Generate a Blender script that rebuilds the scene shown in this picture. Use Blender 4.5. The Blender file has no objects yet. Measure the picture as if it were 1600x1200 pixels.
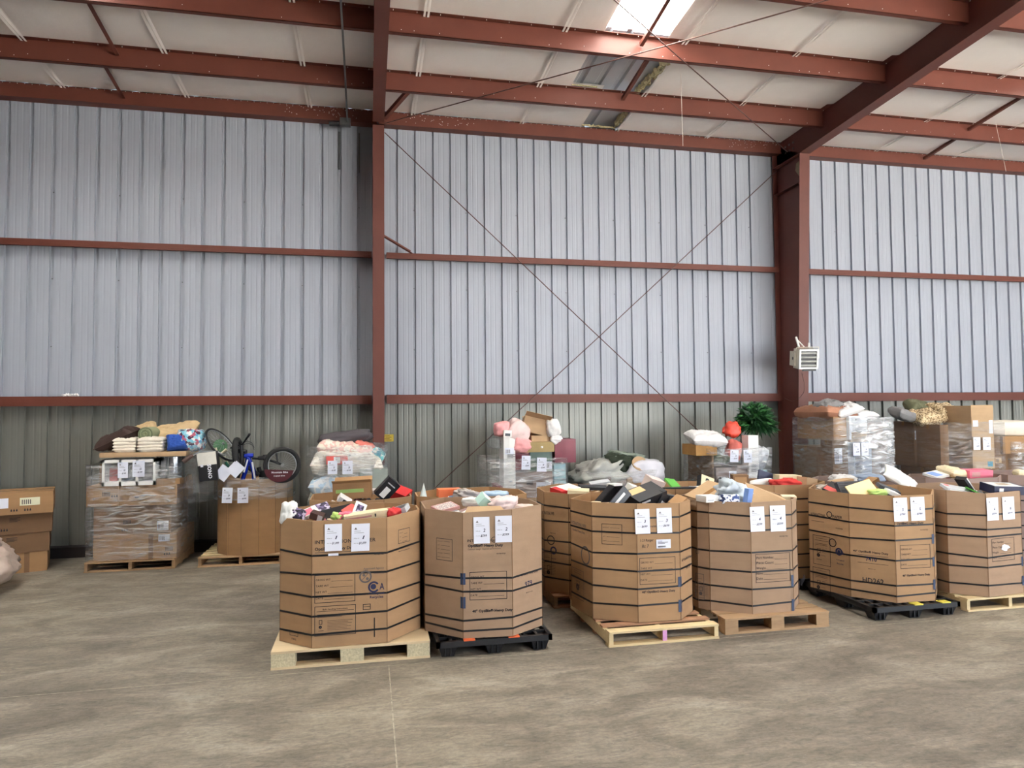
import bpy, bmesh, math, random
import numpy as np
from mathutils import Vector, Matrix, Euler
random.seed(7)
S = bpy.context.scene
COL = S.collection
# ---------------------------------------------------------------- camera
FOC, YAW, PIT, ROL, CH = 1076.863, .20597876, .03824209, -.00867964, 2.15621
cy, sy = math.cos(YAW), math.sin(YAW); cp, sp = math.cos(PIT), math.sin(PIT); cr, sr = math.cos(ROL), math.sin(ROL)
_F = np.array([sy, cy, 0.]); _R = np.array([cy, -sy, 0.]); _U = np.array([0, 0, 1.])
F2 = _F*cp + _U*sp; U2 = _U*cp - _F*sp; R2 = _R*cr + U2*sr; U3 = U2*cr - _R*sr
CAM = np.array([0, 0, CH])
cd = bpy.data.cameras.new('camera'); cam = bpy.data.objects.new('camera', cd); COL.objects.link(cam)
cd.sensor_width = 36; cd.lens = FOC*36/1600; cd.clip_end = 300
M = Matrix(((R2[0], U3[0], -F2[0], 0), (R2[1], U3[1], -F2[1], 0), (R2[2], U3[2], -F2[2], CH), (0, 0, 0, 1)))
cam.matrix_world = M
S.camera = cam
# ---------------------------------------------------------------- world, sun, portals, exposure
w = bpy.data.worlds.new('world'); S.world = w; w.use_nodes = True
bg = w.node_tree.nodes['Background']; bg.inputs[0].default_value = (0.80, 0.89, 1.0, 1); bg.inputs[1].default_value = 3.4
sun = bpy.data.lights.new('sun', 'SUN'); sun.energy = 34; sun.angle = .01; sun.color = (1, .97, .92)
so = bpy.data.objects.new('sun', sun); COL.objects.link(so)
sd = Vector((-.30, .36, -.95)); so.rotation_euler = sd.to_track_quat('-Z', 'Y').to_euler(); so.location = (0, 0, 30)
FW = -6.2   # front wall with the big doors, behind the viewer
def portal(loc, rot, sx, sy_):
    l = bpy.data.lights.new('door_portal', 'AREA'); l.shape = 'RECTANGLE'; l.size = sx; l.size_y = sy_
    l.cycles.is_portal = True
    o = bpy.data.objects.new('door_portal', l); o.location = loc; o.rotation_euler = rot; COL.objects.link(o)
portal((14, FW+.02, 2.9), (math.pi/2, 0, 0), 18, 5.8)
S.view_settings.view_transform = 'Standard'; S.view_settings.look = 'None'; S.view_settings.gamma = 1
S.view_settings.use_curve_mapping = False
S.view_settings.exposure = 1.5
S.cycles.max_bounces = 8; S.cycles.diffuse_bounces = 5; S.cycles.glossy_bounces = 3; S.cycles.transparent_max_bounces = 12
S.cycles.transmission_bounces = 4; S.cycles.sample_clamp_indirect = 6; S.cycles.caustics_reflective = False; S.cycles.caustics_refractive = False
S.cycles.use_denoising = True

# ---------------------------------------------------------------- calibrated rays: pixel of the photograph -> point on a world plane
def ray(x, y): return F2 + R2*(x-800)/FOC - U3*(y-600)/FOC
def Zp(x, y, z=0.): d = ray(x, y); return CAM + d*((z-CH)/d[2])
def Yp(x, y, Y): d = ray(x, y); return CAM + d*(Y/d[1])
RZ0, RSL, YE = 7.2, .055, 11.57
def roof(Y, o=0.): return RZ0 + o + RSL*(YE-Y)
D = 11.769
# ---------------------------------------------------------------- materials
MATS = {}
def rgb(c):
    f = lambda v: v/12.92 if v <= .04045 else ((v+.055)/1.055)**2.4
    return tuple(f(v/255) for v in c)
def mat(name, c, rough=.6, metal=0., var=.12, scale=6., bump=0., bscale=None, stretch=(1, 1, 1), emis=None, alpha=None, spec=.5, objvar=0., trans=0.):
    if name in MATS: return MATS[name]
    m = bpy.data.materials.new(name); m.use_nodes = True; nt = m.node_tree; N = nt.nodes; L = nt.links
    b = N['Principled BSDF']; c = rgb(c)
    b.inputs['Roughness'].default_value = rough; b.inputs['Metallic'].default_value = metal
    b.inputs['Specular IOR Level'].default_value = spec
    tc = N.new('ShaderNodeTexCoord'); mp = N.new('ShaderNodeMapping'); mp.inputs['Scale'].default_value = stretch
    L.new(tc.outputs['Object'], mp.inputs[0])
    no = N.new('ShaderNodeTexNoise'); no.inputs['Scale'].default_value = scale; no.inputs['Detail'].default_value = 5; no.inputs['Roughness'].default_value = .6
    L.new(mp.outputs[0], no.inputs['Vector'])
    mr = N.new('ShaderNodeMapRange'); mr.inputs[1].default_value = .25; mr.inputs[2].default_value = .75
    mr.inputs[3].default_value = 1-var; mr.inputs[4].default_value = 1+var
    L.new(no.outputs[0], mr.inputs[0])
    mx = N.new('ShaderNodeVectorMath'); mx.operation = 'SCALE'; mx.inputs[0].default_value = c
    src = mr.outputs[0]
    if objvar:
        oi = N.new('ShaderNodeObjectInfo'); m2 = N.new('ShaderNodeMapRange'); m2.inputs[3].default_value = 1-objvar; m2.inputs[4].default_value = 1+objvar
        L.new(oi.outputs['Random'], m2.inputs[0]); mm = N.new('ShaderNodeMath'); mm.operation = 'MULTIPLY'
        L.new(mr.outputs[0], mm.inputs[0]); L.new(m2.outputs[0], mm.inputs[1]); src = mm.outputs[0]
    L.new(src, mx.inputs['Scale']); L.new(mx.outputs[0], b.inputs['Base Color'])
    if bump:
        n2 = N.new('ShaderNodeTexNoise'); n2.inputs['Scale'].default_value = bscale or scale*3; n2.inputs['Detail'].default_value = 4
        L.new(mp.outputs[0], n2.inputs['Vector'])
        bp = N.new('ShaderNodeBump'); bp.inputs['Strength'].default_value = 1; bp.inputs['Distance'].default_value = bump
        L.new(n2.outputs[0], bp.inputs['Height']); L.new(bp.outputs[0], b.inputs['Normal'])
    if emis:
        b.inputs['Emission Color'].default_value = (*rgb(emis[0]), 1); b.inputs['Emission Strength'].default_value = emis[1]
    MATS[name] = m; m['nodes_ok'] = 1
    return m
def film_mat(name, c=(235, 240, 245), fac=.25, rough=.18, bscale=9, stretch=(1, 1, 3)):
    if name in MATS: return MATS[name]
    m = bpy.data.materials.new(name); m.use_nodes = True; nt = m.node_tree; N = nt.nodes; L = nt.links
    out = N['Material Output']; N.remove(N['Principled BSDF'])
    tr = N.new('ShaderNodeBsdfTransparent'); tr.inputs[0].default_value = (.93, .94, .95, 1)
    gl = N.new('ShaderNodeBsdfGlossy'); gl.inputs['Roughness'].default_value = rough; gl.inputs[0].default_value = (.9, .87, .82, 1)
    df = N.new('ShaderNodeBsdfTranslucent'); df.inputs[0].default_value = (*rgb(c), 1)
    d2 = N.new('ShaderNodeBsdfDiffuse'); d2.inputs[0].default_value = (*rgb(c), 1)
    tc = N.new('ShaderNodeTexCoord'); mp = N.new('ShaderNodeMapping'); mp.inputs['Scale'].default_value = stretch
    L.new(tc.outputs['Object'], mp.inputs[0])
    no = N.new('ShaderNodeTexNoise'); no.inputs['Scale'].default_value = bscale; no.inputs['Detail'].default_value = 6; no.inputs['Distortion'].default_value = 1.5
    L.new(mp.outputs[0], no.inputs['Vector'])
    bp = N.new('ShaderNodeBump'); bp.inputs['Distance'].default_value = .05; bp.inputs['Strength'].default_value = 1
    L.new(no.outputs[0], bp.inputs['Height'])
    for s in (gl, d2): L.new(bp.outputs[0], s.inputs['Normal'])
    mr = N.new('ShaderNodeMapRange'); mr.inputs[1].default_value = .42; mr.inputs[2].default_value = .72; mr.inputs[3].default_value = fac*.3; mr.inputs[4].default_value = min(1, fac*2.0)
    L.new(no.outputs[0], mr.inputs[0])
    m1 = N.new('ShaderNodeMixShader'); m1.inputs[0].default_value = .55; L.new(d2.outputs[0], m1.inputs[1]); L.new(gl.outputs[0], m1.inputs[2])
    m2 = N.new('ShaderNodeMixShader'); L.new(mr.outputs[0], m2.inputs[0]); L.new(tr.outputs[0], m2.inputs[1]); L.new(m1.outputs[0], m2.inputs[2])
    L.new(m2.outputs[0], out.inputs[0]); N.remove(df)
    MATS[name] = m; return m
def pattern_mat(name, cols, scale=8., rough=.8, kind='VORONOI', stretch=(1, 1, 1), bump=.0):
    """blotches of several colours (printed fabric, printed packaging)"""
    if name in MATS: return MATS[name]
    m = bpy.data.materials.new(name); m.use_nodes = True; nt = m.node_tree; N = nt.nodes; L = nt.links
    b = N['Principled BSDF']; b.inputs['Roughness'].default_value = rough
    tc = N.new('ShaderNodeTexCoord'); mp = N.new('ShaderNodeMapping'); mp.inputs['Scale'].default_value = stretch
    L.new(tc.outputs['Object'], mp.inputs[0])
    if kind == 'VORONOI':
        t = N.new('ShaderNodeTexVoronoi'); t.inputs['Scale'].default_value = scale; L.new(mp.outputs[0], t.inputs['Vector'])
        sx = N.new('ShaderNodeSeparateColor'); L.new(t.outputs['Color'], sx.inputs[0]); o = sx.outputs[0]
    elif kind == 'WAVE':
        t = N.new('ShaderNodeTexWave'); t.inputs['Scale'].default_value = scale; t.inputs['Distortion'].default_value = .6; L.new(mp.outputs[0], t.inputs['Vector']); o = t.outputs['Fac']
    else:
        t = N.new('ShaderNodeTexNoise'); t.inputs['Scale'].default_value = scale; t.inputs['Detail'].default_value = 3; L.new(mp.outputs[0], t.inputs['Vector'])
        mr = N.new('ShaderNodeMapRange'); mr.inputs[1].default_value = .3; mr.inputs[2].default_value = .7; L.new(t.outputs[0], mr.inputs[0]); o = mr.outputs[0]
    cr_ = N.new('ShaderNodeValToRGB'); cr_.color_ramp.interpolation = 'CONSTANT' if kind != 'WAVE' else 'LINEAR'
    e = cr_.color_ramp.elements
    while len(e) < len(cols): e.new(.5)
    for i, c in enumerate(cols): e[i].position = i/len(cols); e[i].color = (*rgb(c), 1)
    L.new(o, cr_.inputs[0]); L.new(cr_.outputs[0], b.inputs['Base Color'])
    if bump:
        n2 = N.new('ShaderNodeTexNoise'); n2.inputs['Scale'].default_value = 14
        L.new(tc.outputs['Object'], n2.inputs['Vector']); bp = N.new('ShaderNodeBump'); bp.inputs['Distance'].default_value = bump
        L.new(n2.outputs[0], bp.inputs['Height']); L.new(bp.outputs[0], b.inputs['Normal'])
    MATS[name] = m; return m

# ---------------------------------------------------------------- mesh helper
class G:
    def __init__(s): s.v = []; s.f = []; s.m = []; s.sm = []
    def add(s, vs, fs, mi=0, smooth=False):
        o = len(s.v); s.v += [tuple(map(float, p)) for p in vs]
        for f in fs: s.f.append(tuple(i+o for i in f)); s.m.append(mi); s.sm.append(smooth)
        return s
    def box(s, c, d, R=None, mi=0):
        hx, hy, hz = d[0]/2, d[1]/2, d[2]/2; c = Vector(c)
        P = [Vector((a*hx, b*hy, e*hz)) for e in (-1, 1) for b in (-1, 1) for a in (-1, 1)]
        if R is not None: P = [R @ p for p in P]
        return s.add([p+c for p in P], [(0, 2, 3, 1), (4, 5, 7, 6), (0, 1, 5, 4), (2, 6, 7, 3), (0, 4, 6, 2), (1, 3, 7, 5)], mi)
    def bb(s, x0, y0, z0, x1, y1, z1, mi=0): return s.box(((x0+x1)/2, (y0+y1)/2, (z0+z1)/2), (x1-x0, y1-y0, z1-z0), None, mi)
    def quad(s, a, b, c, d, mi=0): return s.add([a, b, c, d], [(0, 1, 2, 3)], mi)
    def beam(s, a, b, w, h, mi=0, up=(0, 0, 1)):
        a, b = Vector(a), Vector(b); d = (b-a); L = d.length; d.normalize(); u = Vector(up)
        x = d.cross(u)
        if x.length < 1e-4: x = d.cross(Vector((1, 0, 0)))
        x.normalize(); z = x.cross(d)
        R = Matrix((x, d, z)).transposed()
        return s.box((a+b)/2, (w, L, h), R, mi)
    def tube(s, pts, r, n=6, mi=0, caps=True):
        pts = [Vector(p) for p in pts]; rings = []; prev = None
        for i, p in enumerate(pts):
            t = (pts[min(i+1, len(pts)-1)]-pts[max(i-1, 0)]).normalized()
            x = t.cross(Vector((0, 0, 1))) if prev is None else prev - t*prev.dot(t)
            if x.length < 1e-3: x = t.cross(Vector((0, 1, 0)))
            x.normalize(); prev = x; y = t.cross(x); rr = r[i] if isinstance(r, (list, tuple)) else r
            rings.append([p + (x*math.cos(k*2*math.pi/n)+y*math.sin(k*2*math.pi/n))*rr for k in range(n)])
        vs = [q for g in rings for q in g]; fs = []
        for i in range(len(pts)-1):
            for k in range(n): a = i*n+k; b = i*n+(k+1) % n; fs.append((a, b, b+n, a+n))
        s.add(vs, fs, mi, True)
        if caps: s.add(rings[0], [tuple(range(n-1, -1, -1))], mi); s.add(rings[-1], [tuple(range(n))], mi)
        return s
    def torus(s, c, R_, r, ax, n=32, k=8, mi=0):
        ax = Vector(ax).normalized(); x = ax.cross(Vector((0, 0, 1)));
        if x.length < .01: x = Vector((1, 0, 0))
        x.normalize(); y = ax.cross(x); c = Vector(c); vs = []; fs = []
        for i in range(n):
            a = i*2*math.pi/n; dd = x*math.cos(a)+y*math.sin(a)
            for j in range(k): b = j*2*math.pi/k; vs.append(c+dd*(R_+r*math.cos(b))+ax*(r*math.sin(b)))
        for i in range(n):
            for j in range(k): fs.append((i*k+j, ((i+1) % n)*k+j, ((i+1) % n)*k+(j+1) % k, i*k+(j+1) % k))
        return s.add(vs, fs, mi, True)
    def prism(s, poly, z0, z1, mi=0):
        n = len(poly); vs = [(p[0], p[1], z0) for p in poly]+[(p[0], p[1], z1) for p in poly]
        fs = [tuple(range(n-1, -1, -1)), tuple(range(n, 2*n))]+[(i, (i+1) % n, n+(i+1) % n, n+i) for i in range(n)]
        return s.add(vs, fs, mi)
    def grid(s, nu, nv, fn, mi=0, smooth=True, wrap=False):
        vs = [fn(i/nu, j/nv) for j in range(nv+1) for i in range(nu+1)]
        fs = [(j*(nu+1)+i, j*(nu+1)+i+1, (j+1)*(nu+1)+i+1, (j+1)*(nu+1)+i) for j in range(nv) for i in range(nu)]
        return s.add(vs, fs, mi, smooth)
    def mesh(s, name, mats):
        me = bpy.data.meshes.new(name); me.from_pydata(s.v, [], s.f)
        for m in (mats if isinstance(mats, (list, tuple)) else [mats]): me.materials.append(m)
        me.polygons.foreach_set('material_index', s.m); me.polygons.foreach_set('use_smooth', s.sm); me.update()
        return me
    def build(s, name, mats, parent=None, label=None, cat=None, group=None, kind=None, loc=None, rot=None):
        o = bpy.data.objects.new(name, s.mesh(name, mats)); COL.objects.link(o)
        if parent: o.parent = parent
        if loc is not None: o.location = loc
        if rot is not None: o.rotation_euler = rot
        return tag(o, label, cat, group, kind)
def tag(o, label=None, cat=None, group=None, kind=None):
    if label: o['label'] = label
    if cat: o['category'] = cat
    if group: o['group'] = group
    if kind: o['kind'] = kind
    return o
def thing(name, label, cat, group=None, loc=(0, 0, 0), rz=0.):
    o = bpy.data.objects.new(name, None); COL.objects.link(o); o.location = loc; o.rotation_euler = (0, 0, rz)
    o.empty_display_size = .2
    return tag(o, label, cat, group)
def inst(name, me, parent=None, loc=(0, 0, 0), rot=(0, 0, 0), scale=(1, 1, 1), **k):
    o = bpy.data.objects.new(name, me); COL.objects.link(o); o.parent = parent; o.location = loc; o.rotation_euler = rot; o.scale = scale
    return tag(o, **k)
# writing: font text turned into flat meshes
_T = {}
def text_mesh(body, bold=0., shear=0.):
    k = (body, bold, shear)
    if k not in _T:
        c = bpy.data.curves.new('writing', 'FONT'); c.body = body; c.size = 1; c.offset = bold; c.resolution_u = 2; c.shear = shear; c.space_character = 1.05
        o = bpy.data.objects.new('writing', c); COL.objects.link(o); bpy.context.view_layer.update()
        me = bpy.data.meshes.new_from_object(o); COL.objects.unlink(o); bpy.data.objects.remove(o)
        xs = [v.co.x for v in me.vertices]; ys = [v.co.y for v in me.vertices]
        _T[k] = (me, min(xs), max(xs), min(ys), max(ys))
    return _T[k]
def add_text(g, body, frame, u, v, width=None, height=None, bold=.01, mi=0, off=0., shear=0.):
    """append text polygons to G, frame(u,v,off)->point; fitted to width (m) or cap height (m)"""
    me, x0, x1, y0, y1 = text_mesh(body, bold, shear)
    sx = width/(x1-x0) if width else height/.7
    sz = height/.7 if height else sx
    vs = [frame(u+(q.co.x-x0)*sx, v+q.co.y*sz, off) for q in me.vertices]
    g.add(vs, [tuple(p.vertices) for p in me.polygons], mi)

# ---------------------------------------------------------------- materials used widely
M_red = mat('red_primer_steel', (102, 55, 44), .5, 0, .10, 3, .0006, 60, spec=.35)
M_redW = mat('red_primer_steel_column', (99, 57, 49), .5, 0, .12, 2.5, .0006, 50, spec=.35)
M_wall = mat('white_painted_sheet', (160, 165, 176), .5, .0, .04, 1.6, stretch=(1, 1, .25))
M_wallb = mat('bare_galvanised_sheet', (130, 130, 123), .42, .3, .10, 2.2, stretch=(1, 1, .35))
M_ins = mat('vinyl_insulation_facing', (244, 240, 237), .5, 0, .04, 1.3, .006, 7, spec=.3)
M_deck = mat('galvanised_roof_deck', (196, 202, 210), .45, .15, .06, 3)
M_wool = mat('yellow_glass_wool', (190, 178, 140), .95, 0, .3, 30, .01, 60)
M_dark = mat('dark_base_angle', (38, 30, 28), .7)
M_blackp = mat('black_plastic', (24, 25, 28), .42, 0, .15, 10, .0008, 60)
M_strap = mat('black_strap', (14, 13, 15), .5)
M_ink = mat('black_ink', (38, 34, 38), .8)
M_inkb = mat('blue_ink', (40, 42, 74), .8)
M_inkg = mat('grey_ink', (96, 88, 86), .8)
M_paper = mat('white_paper', (226, 228, 240), .7, 0, .02)
M_rod = mat('rod_steel', (92, 66, 60), .5, .3)
M_steel = mat('galvanised_conduit', (120, 122, 122), .35, .8)
M_blue = mat('blue_tape', (48, 62, 90), .5)
M_white = mat('white_goods', (232, 230, 226), .55, 0, .04)
M_tape = mat('brown_packing_tape', (146, 108, 68), .25, 0, .06)

def cardboard(name, c, var=.07):
    """kraft board: flute stripes, scuffs"""
    if name in MATS: return MATS[name]
    m = mat(name, c, .82, 0, var, 5, .0008, 90, spec=.25)
    nt = m.node_tree; N = nt.nodes; L = nt.links; b = N['Principled BSDF']
    src = b.inputs['Base Color'].links[0].from_socket
    tc = N.new('ShaderNodeTexCoord'); sp_ = N.new('ShaderNodeTexNoise'); sp_.inputs['Scale'].default_value = 1.7; sp_.inputs['Detail'].default_value = 3
    mp = N.new('ShaderNodeMapping'); mp.inputs['Scale'].default_value = (1, 1, 7); L.new(tc.outputs['Object'], mp.inputs[0]); L.new(mp.outputs[0], sp_.inputs['Vector'])
    mr = N.new('ShaderNodeMapRange'); mr.inputs[1].default_value = .3; mr.inputs[2].default_value = .7; mr.inputs[3].default_value = .94; mr.inputs[4].default_value = 1.05
    L.new(sp_.outputs[0], mr.inputs[0]); vm = N.new('ShaderNodeVectorMath'); vm.operation = 'SCALE'; L.new(src, vm.inputs[0]); L.new(mr.outputs[0], vm.inputs['Scale']); L.new(vm.outputs[0], b.inputs['Base Color'])
    return m
M_k1 = cardboard('kraft_board', (163, 130, 97)); M_k2 = cardboard('kraft_board_grey', (158, 131, 107)); M_k3 = cardboard('kraft_board_warm', (160, 124, 88))
M_k4 = cardboard('kraft_board_dark', (124, 95, 70)); M_k5 = cardboard('kraft_board_light', (180, 150, 116)); M_k6 = cardboard('kraft_board_mauve', (140, 120, 112))

def struct(g, name, mats, parent=None, label=None):
    return g.build(name, mats, parent, label=label, kind=None if parent else 'structure')

# ================================================================ THE SETTING
# ---- floor: cast slabs with pale joint filler
def floor_mat():
    m = bpy.data.materials.new('worn_concrete'); m.use_nodes = True; nt = m.node_tree; N = nt.nodes; L = nt.links; b = N['Principled BSDF']
    tc = N.new('ShaderNodeTexCoord'); P = tc.outputs['Object']
    def noise(sc, det, dist=0, st=(1, 1, 1), rot=0):
        mp = N.new('ShaderNodeMapping'); mp.inputs['Scale'].default_value = st; mp.inputs['Rotation'].default_value = (0, 0, rot); L.new(P, mp.inputs[0])
        n = N.new('ShaderNodeTexNoise'); n.inputs['Scale'].default_value = sc; n.inputs['Detail'].default_value = det; n.inputs['Distortion'].default_value = dist; n.inputs['Roughness'].default_value = .62
        L.new(mp.outputs[0], n.inputs['Vector']); return n.outputs[0]
    def ramp(s, ps):
        r = N.new('ShaderNodeValToRGB'); e = r.color_ramp.elements
        while len(e) < len(ps): e.new(.5)
        for i, (p, c) in enumerate(ps): e[i].position = p; e[i].color = (*c, 1) if len(c) == 3 else c
        L.new(s, r.inputs[0]); return r.outputs[0]
    def mix(f, a, c, mode='MIX'):
        x = N.new('ShaderNodeMix'); x.data_type = 'RGBA'; x.blend_type = mode
        if isinstance(f, float): x.inputs[0].default_value = f
        else: L.new(f, x.inputs[0])
        L.new(a, x.inputs[6]); L.new(c, x.inputs[7]); return x.outputs[2]
    base = ramp(noise(1.1, 8, .8, (1, 2.2, 1), .15), [(.30, rgb((98, 91, 81))), (.47, rgb((120, 112, 100))), (.60, rgb((139, 131, 118))), (.75, rgb((158, 151, 139)))])
    sw = ramp(noise(5, 7, 2.2, (1, 3.5, 1), -.25), [(.3, (.66, .67, .70)), (.5, (1, 1, 1)), (.7, (1.26, 1.24, 1.2))])
    c1 = mix(1., base, sw, 'MULTIPLY')
    sp_ = ramp(noise(34, 4, .4), [(.35, (.86, .86, .86)), (.55, (1.03, 1.03, 1.03)), (.8, (1.1, 1.1, 1.1))])
    c2 = mix(1., c1, sp_, 'MULTIPLY')
    big = ramp(noise(.28, 3, .3), [(.38, (.86, .85, .86)), (.6, (1.06, 1.05, 1.03))])
    c3 = mix(1., c2, big, 'MULTIPLY')
    # thin pale scratches
    sc = ramp(noise(1.6, 2, 3.5, (1, 5, 1), .5), [(.497, (0, 0, 0)), (.5, (.34, .34, .34)), (.503, (0, 0, 0))])
    c4 = mix(1., c3, sc, 'SCREEN')
    x = N.new('ShaderNodeMix'); x.data_type = 'RGBA'; x.inputs[0].default_value = .35; L.new(c3, x.inputs[6]); L.new(c4, x.inputs[7])
    L.new(x.outputs[2], b.inputs['Base Color'])
    rr = N.new('ShaderNodeMapRange'); rr.inputs[3].default_value = .42; rr.inputs[4].default_value = .72; L.new(noise(2.2, 5, 1), rr.inputs[0]); L.new(rr.outputs[0], b.inputs['Roughness'])
    bp = N.new('ShaderNodeBump'); bp.inputs['Distance'].default_value = .0025; L.new(noise(22, 5, .5), bp.inputs['Height']); L.new(bp.outputs[0], b.inputs['Normal'])
    b.inputs['Specular IOR Level'].default_value = .4
    return m
M_floor = floor_mat()
M_joint = mat('joint_filler', (156, 148, 133), .8, 0, .5, 26)
fl = bpy.data.objects.new('floor', None); COL.objects.link(fl); fl['kind'] = 'structure'
G().bb(-14, FW, -.2, 24, D+.3, -.02).build('slab_bed', M_joint, fl)
xs = [-14, -6.2, .17, 6.5, 12.9, 24]; ys = [FW, -.3, 6.03, D+.3]; jw = .0045
for j in range(3):
    xx = xs if j < 2 else [-14, 24]
    for i in range(len(xx)-1):
        G().bb(xx[i]+jw, ys[j]+jw, -.12, xx[i+1]-jw, ys[j+1]-jw, 0).build('slab', M_floor, fl)
g = G()
for x in xs[1:-1]: g.bb(x-jw, FW, -.05, x+jw, 6.03, .0002)
g.bb(-14, 6.03-jw*.7, -.05, 24, 6.03+jw*.7, .0002)
g.build('joint_filler', M_joint, fl)

# ---- back wall: ribbed sheets, one object per sheet
RX = [-5.401, -5.085, -4.777, -4.462, -4.154, -3.84, -3.527, -3.222, -2.908, -2.6, -2.294, -1.979, -1.678, -1.374, -1.066, -0.763, -0.466, -0.148, .155, 0.467, 0.769, 1.079, 1.377, 1.671, 1.972, 2.275, 2.565, 2.872, 3.179, 3.469, 3.774, 4.075, 4.38, 4.678, 4.973, 5.274, 5.585, 5.892, 6.196, 6.502, 6.809, 7.098, 7.41, 7.72, 8.03, 8.344, 8.652, 8.955, 9.264, 9.573, 9.881, 10.185, 10.498, 10.804, 11.105, 11.416, 11.722, 12.023, 12.335, 12.646, 12.955]
RX = [RX[0]-.305*k for k in range(29, 0, -1)]+RX+[RX[-1]+.305*k for k in range(1, 37)]
off0 = 29
NOMAJOR = {42+off0, 43+off0}
def sheet(i0, i1, z0, z1, yoff):
    pts = []
    for i in range(i0, i1):
        a, b = RX[i], RX[i+1]
        if i not in NOMAJOR and i != i0:
            pass
        w1, w2, dp = .031, .027, .042
        major = i not in NOMAJOR
        if i == i0: pts += [(a, dp if major else 0)]
        else: pts += [(a-w1, 0), (a-w2, dp), (a+w2, dp)] if major else [(a, 0)]
        if i == i0 and major: pts += [(a+w2, dp)]
        pts += [(a+w1, 0)]
        p = b-a
        for t in (.36, .64): pts += [(a+p*t-.016, 0), (a+p*t-.007, .002), (a+p*t+.007, .002), (a+p*t+.016, 0)]
        for t in (.22, .5, .79): pts += [(a+p*t-.004, 0), (a+p*t, .0006), (a+p*t+.004, 0)]
    b = RX[i1]; mj = i1 not in NOMAJOR
    pts += [(b-.031, 0), (b-.027, .042 if mj else 0), (b, .042 if mj else 0)]
    pts.sort(key=lambda q: q[0])
    g = G(); n = len(pts)
    vs = [(x, D+y+yoff, z0) for x, y in pts]+[(x, D+y+yoff, z1) for x, y in pts]
    g.add(vs, [(k, k+1, n+k+1, n+k) for k in range(n-1)], 0)
    # outer skin so the sheet has thickness
    g.add([(x, D+y+yoff+.002, z) for z in (z0, z1) for x, y in pts], [(k+1, k, n+k, n+k+1) for k in range(n-1)], 0)
    return g
ZG, ZM = 2.36, 4.76
wb = bpy.data.objects.new('wall_back', None); COL.objects.link(wb); wb['kind'] = 'structure'
i = i0s = 1
while i+3 <= len(RX)-1:
    sheet(i, i+3, ZG-.06, 7.24, 0).build('wall_panel', M_wall, wb)
    sheet(i, i+3, .13, ZG+.02, .0035).build('lower_wall_panel', M_wallb, wb)
    i += 3
# screws through the sheets
g = G()
for k in range(i0s+3, len(RX), 3):
    for z in (3.2, 4.25, 5.6): g.box((RX[k], D+.036, z), (.016, .012, .016))
g.build('sheet_screw', M_steel, wb, kind='stuff')
G().bb(-14, D+.05, 0, 24, D+.12, 7.3).build('outer_lining', M_dark, wb)
G().bb(-14, D-.2, 0, 24, D+.04, .155).build('baseboard_back', M_dark, kind='structure')
# ---- side walls and front wall with the big door openings
for nm, x0, x1 in (('wall_left', -14.1, -14), ('wall_right', 24, 24.1)):
    w_ = bpy.data.objects.new(nm, None); COL.objects.link(w_); w_['kind'] = 'structure'
    for k in range(20): G().bb(x0, FW+k*.9, 0, x1, FW+(k+1)*.9-.01, roof(FW+k*.9)).build('wall_panel', M_wall, w_)
w_ = bpy.data.objects.new('wall_front', None); COL.objects.link(w_); w_['kind'] = 'structure'
G().bb(-14, FW-.1, 0, 5, FW, 8.4).build('wall_panel', M_wall, w_)
G().bb(23, FW-.1, 0, 24, FW, 8.4).build('wall_panel', M_wall, w_)
G().bb(5, FW-.1, 5.8, 23, FW, 8.4).build('wall_panel', M_wall, w_)
G().bb(-60, -60, -.3, 80, FW-.1, -.02).build('apron', mat('outside_concrete', (196, 192, 184), .85), kind='structure')

# ---- ceiling: insulation blankets between purlins, roof deck above
PUR = [YE, 10.33, 8.86, 7.38, 5.90, 4.42, 2.94, 1.46, -.02, -1.5, -2.98, -4.46, -5.94]
ce = bpy.data.objects.new('ceiling', None); COL.objects.link(ce); ce['kind'] = 'structure'
SEAM = [-13.55, -11.75, -9.95, -8.15, -6.35, -4.55, -2.78, -.91, .77, 2.65, 4.4, 6.15, 7.95, 9.75, 11.55, 13.35, 15.15, 16.95, 18.75, 20.55, 22.35, 24.1]
def nz(x, y): return math.sin(x*3.1+y*1.7)*.5+math.sin(x*7.3-y*4.1+1)*.3+math.sin(x*1.3+y*9.7)*.2
def blanket(x0, x1, ya, yb, cut=None):
    """billowing panel from purlin ya to purlin yb (ya>yb)"""
    g = G(); W = x1-x0
    def fn(u, v):
        x = x0+W*u; y = ya+(yb-ya)*v
        s = math.sin(math.pi*v); e = min(u, 1-u)*W
        z = roof(y, -.004)-.034*s*(1-math.exp(-e/.16))-.005*nz(x, y)*s+.008*s*math.exp(-e/.03)
        return (x, y, z)
    g.grid(22, 10, fn)
    g.grid(1, 1, lambda u, v: (x0+W*u, ya+(yb-ya)*v, roof(ya+(yb-ya)*v, .09)))
    return g
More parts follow.
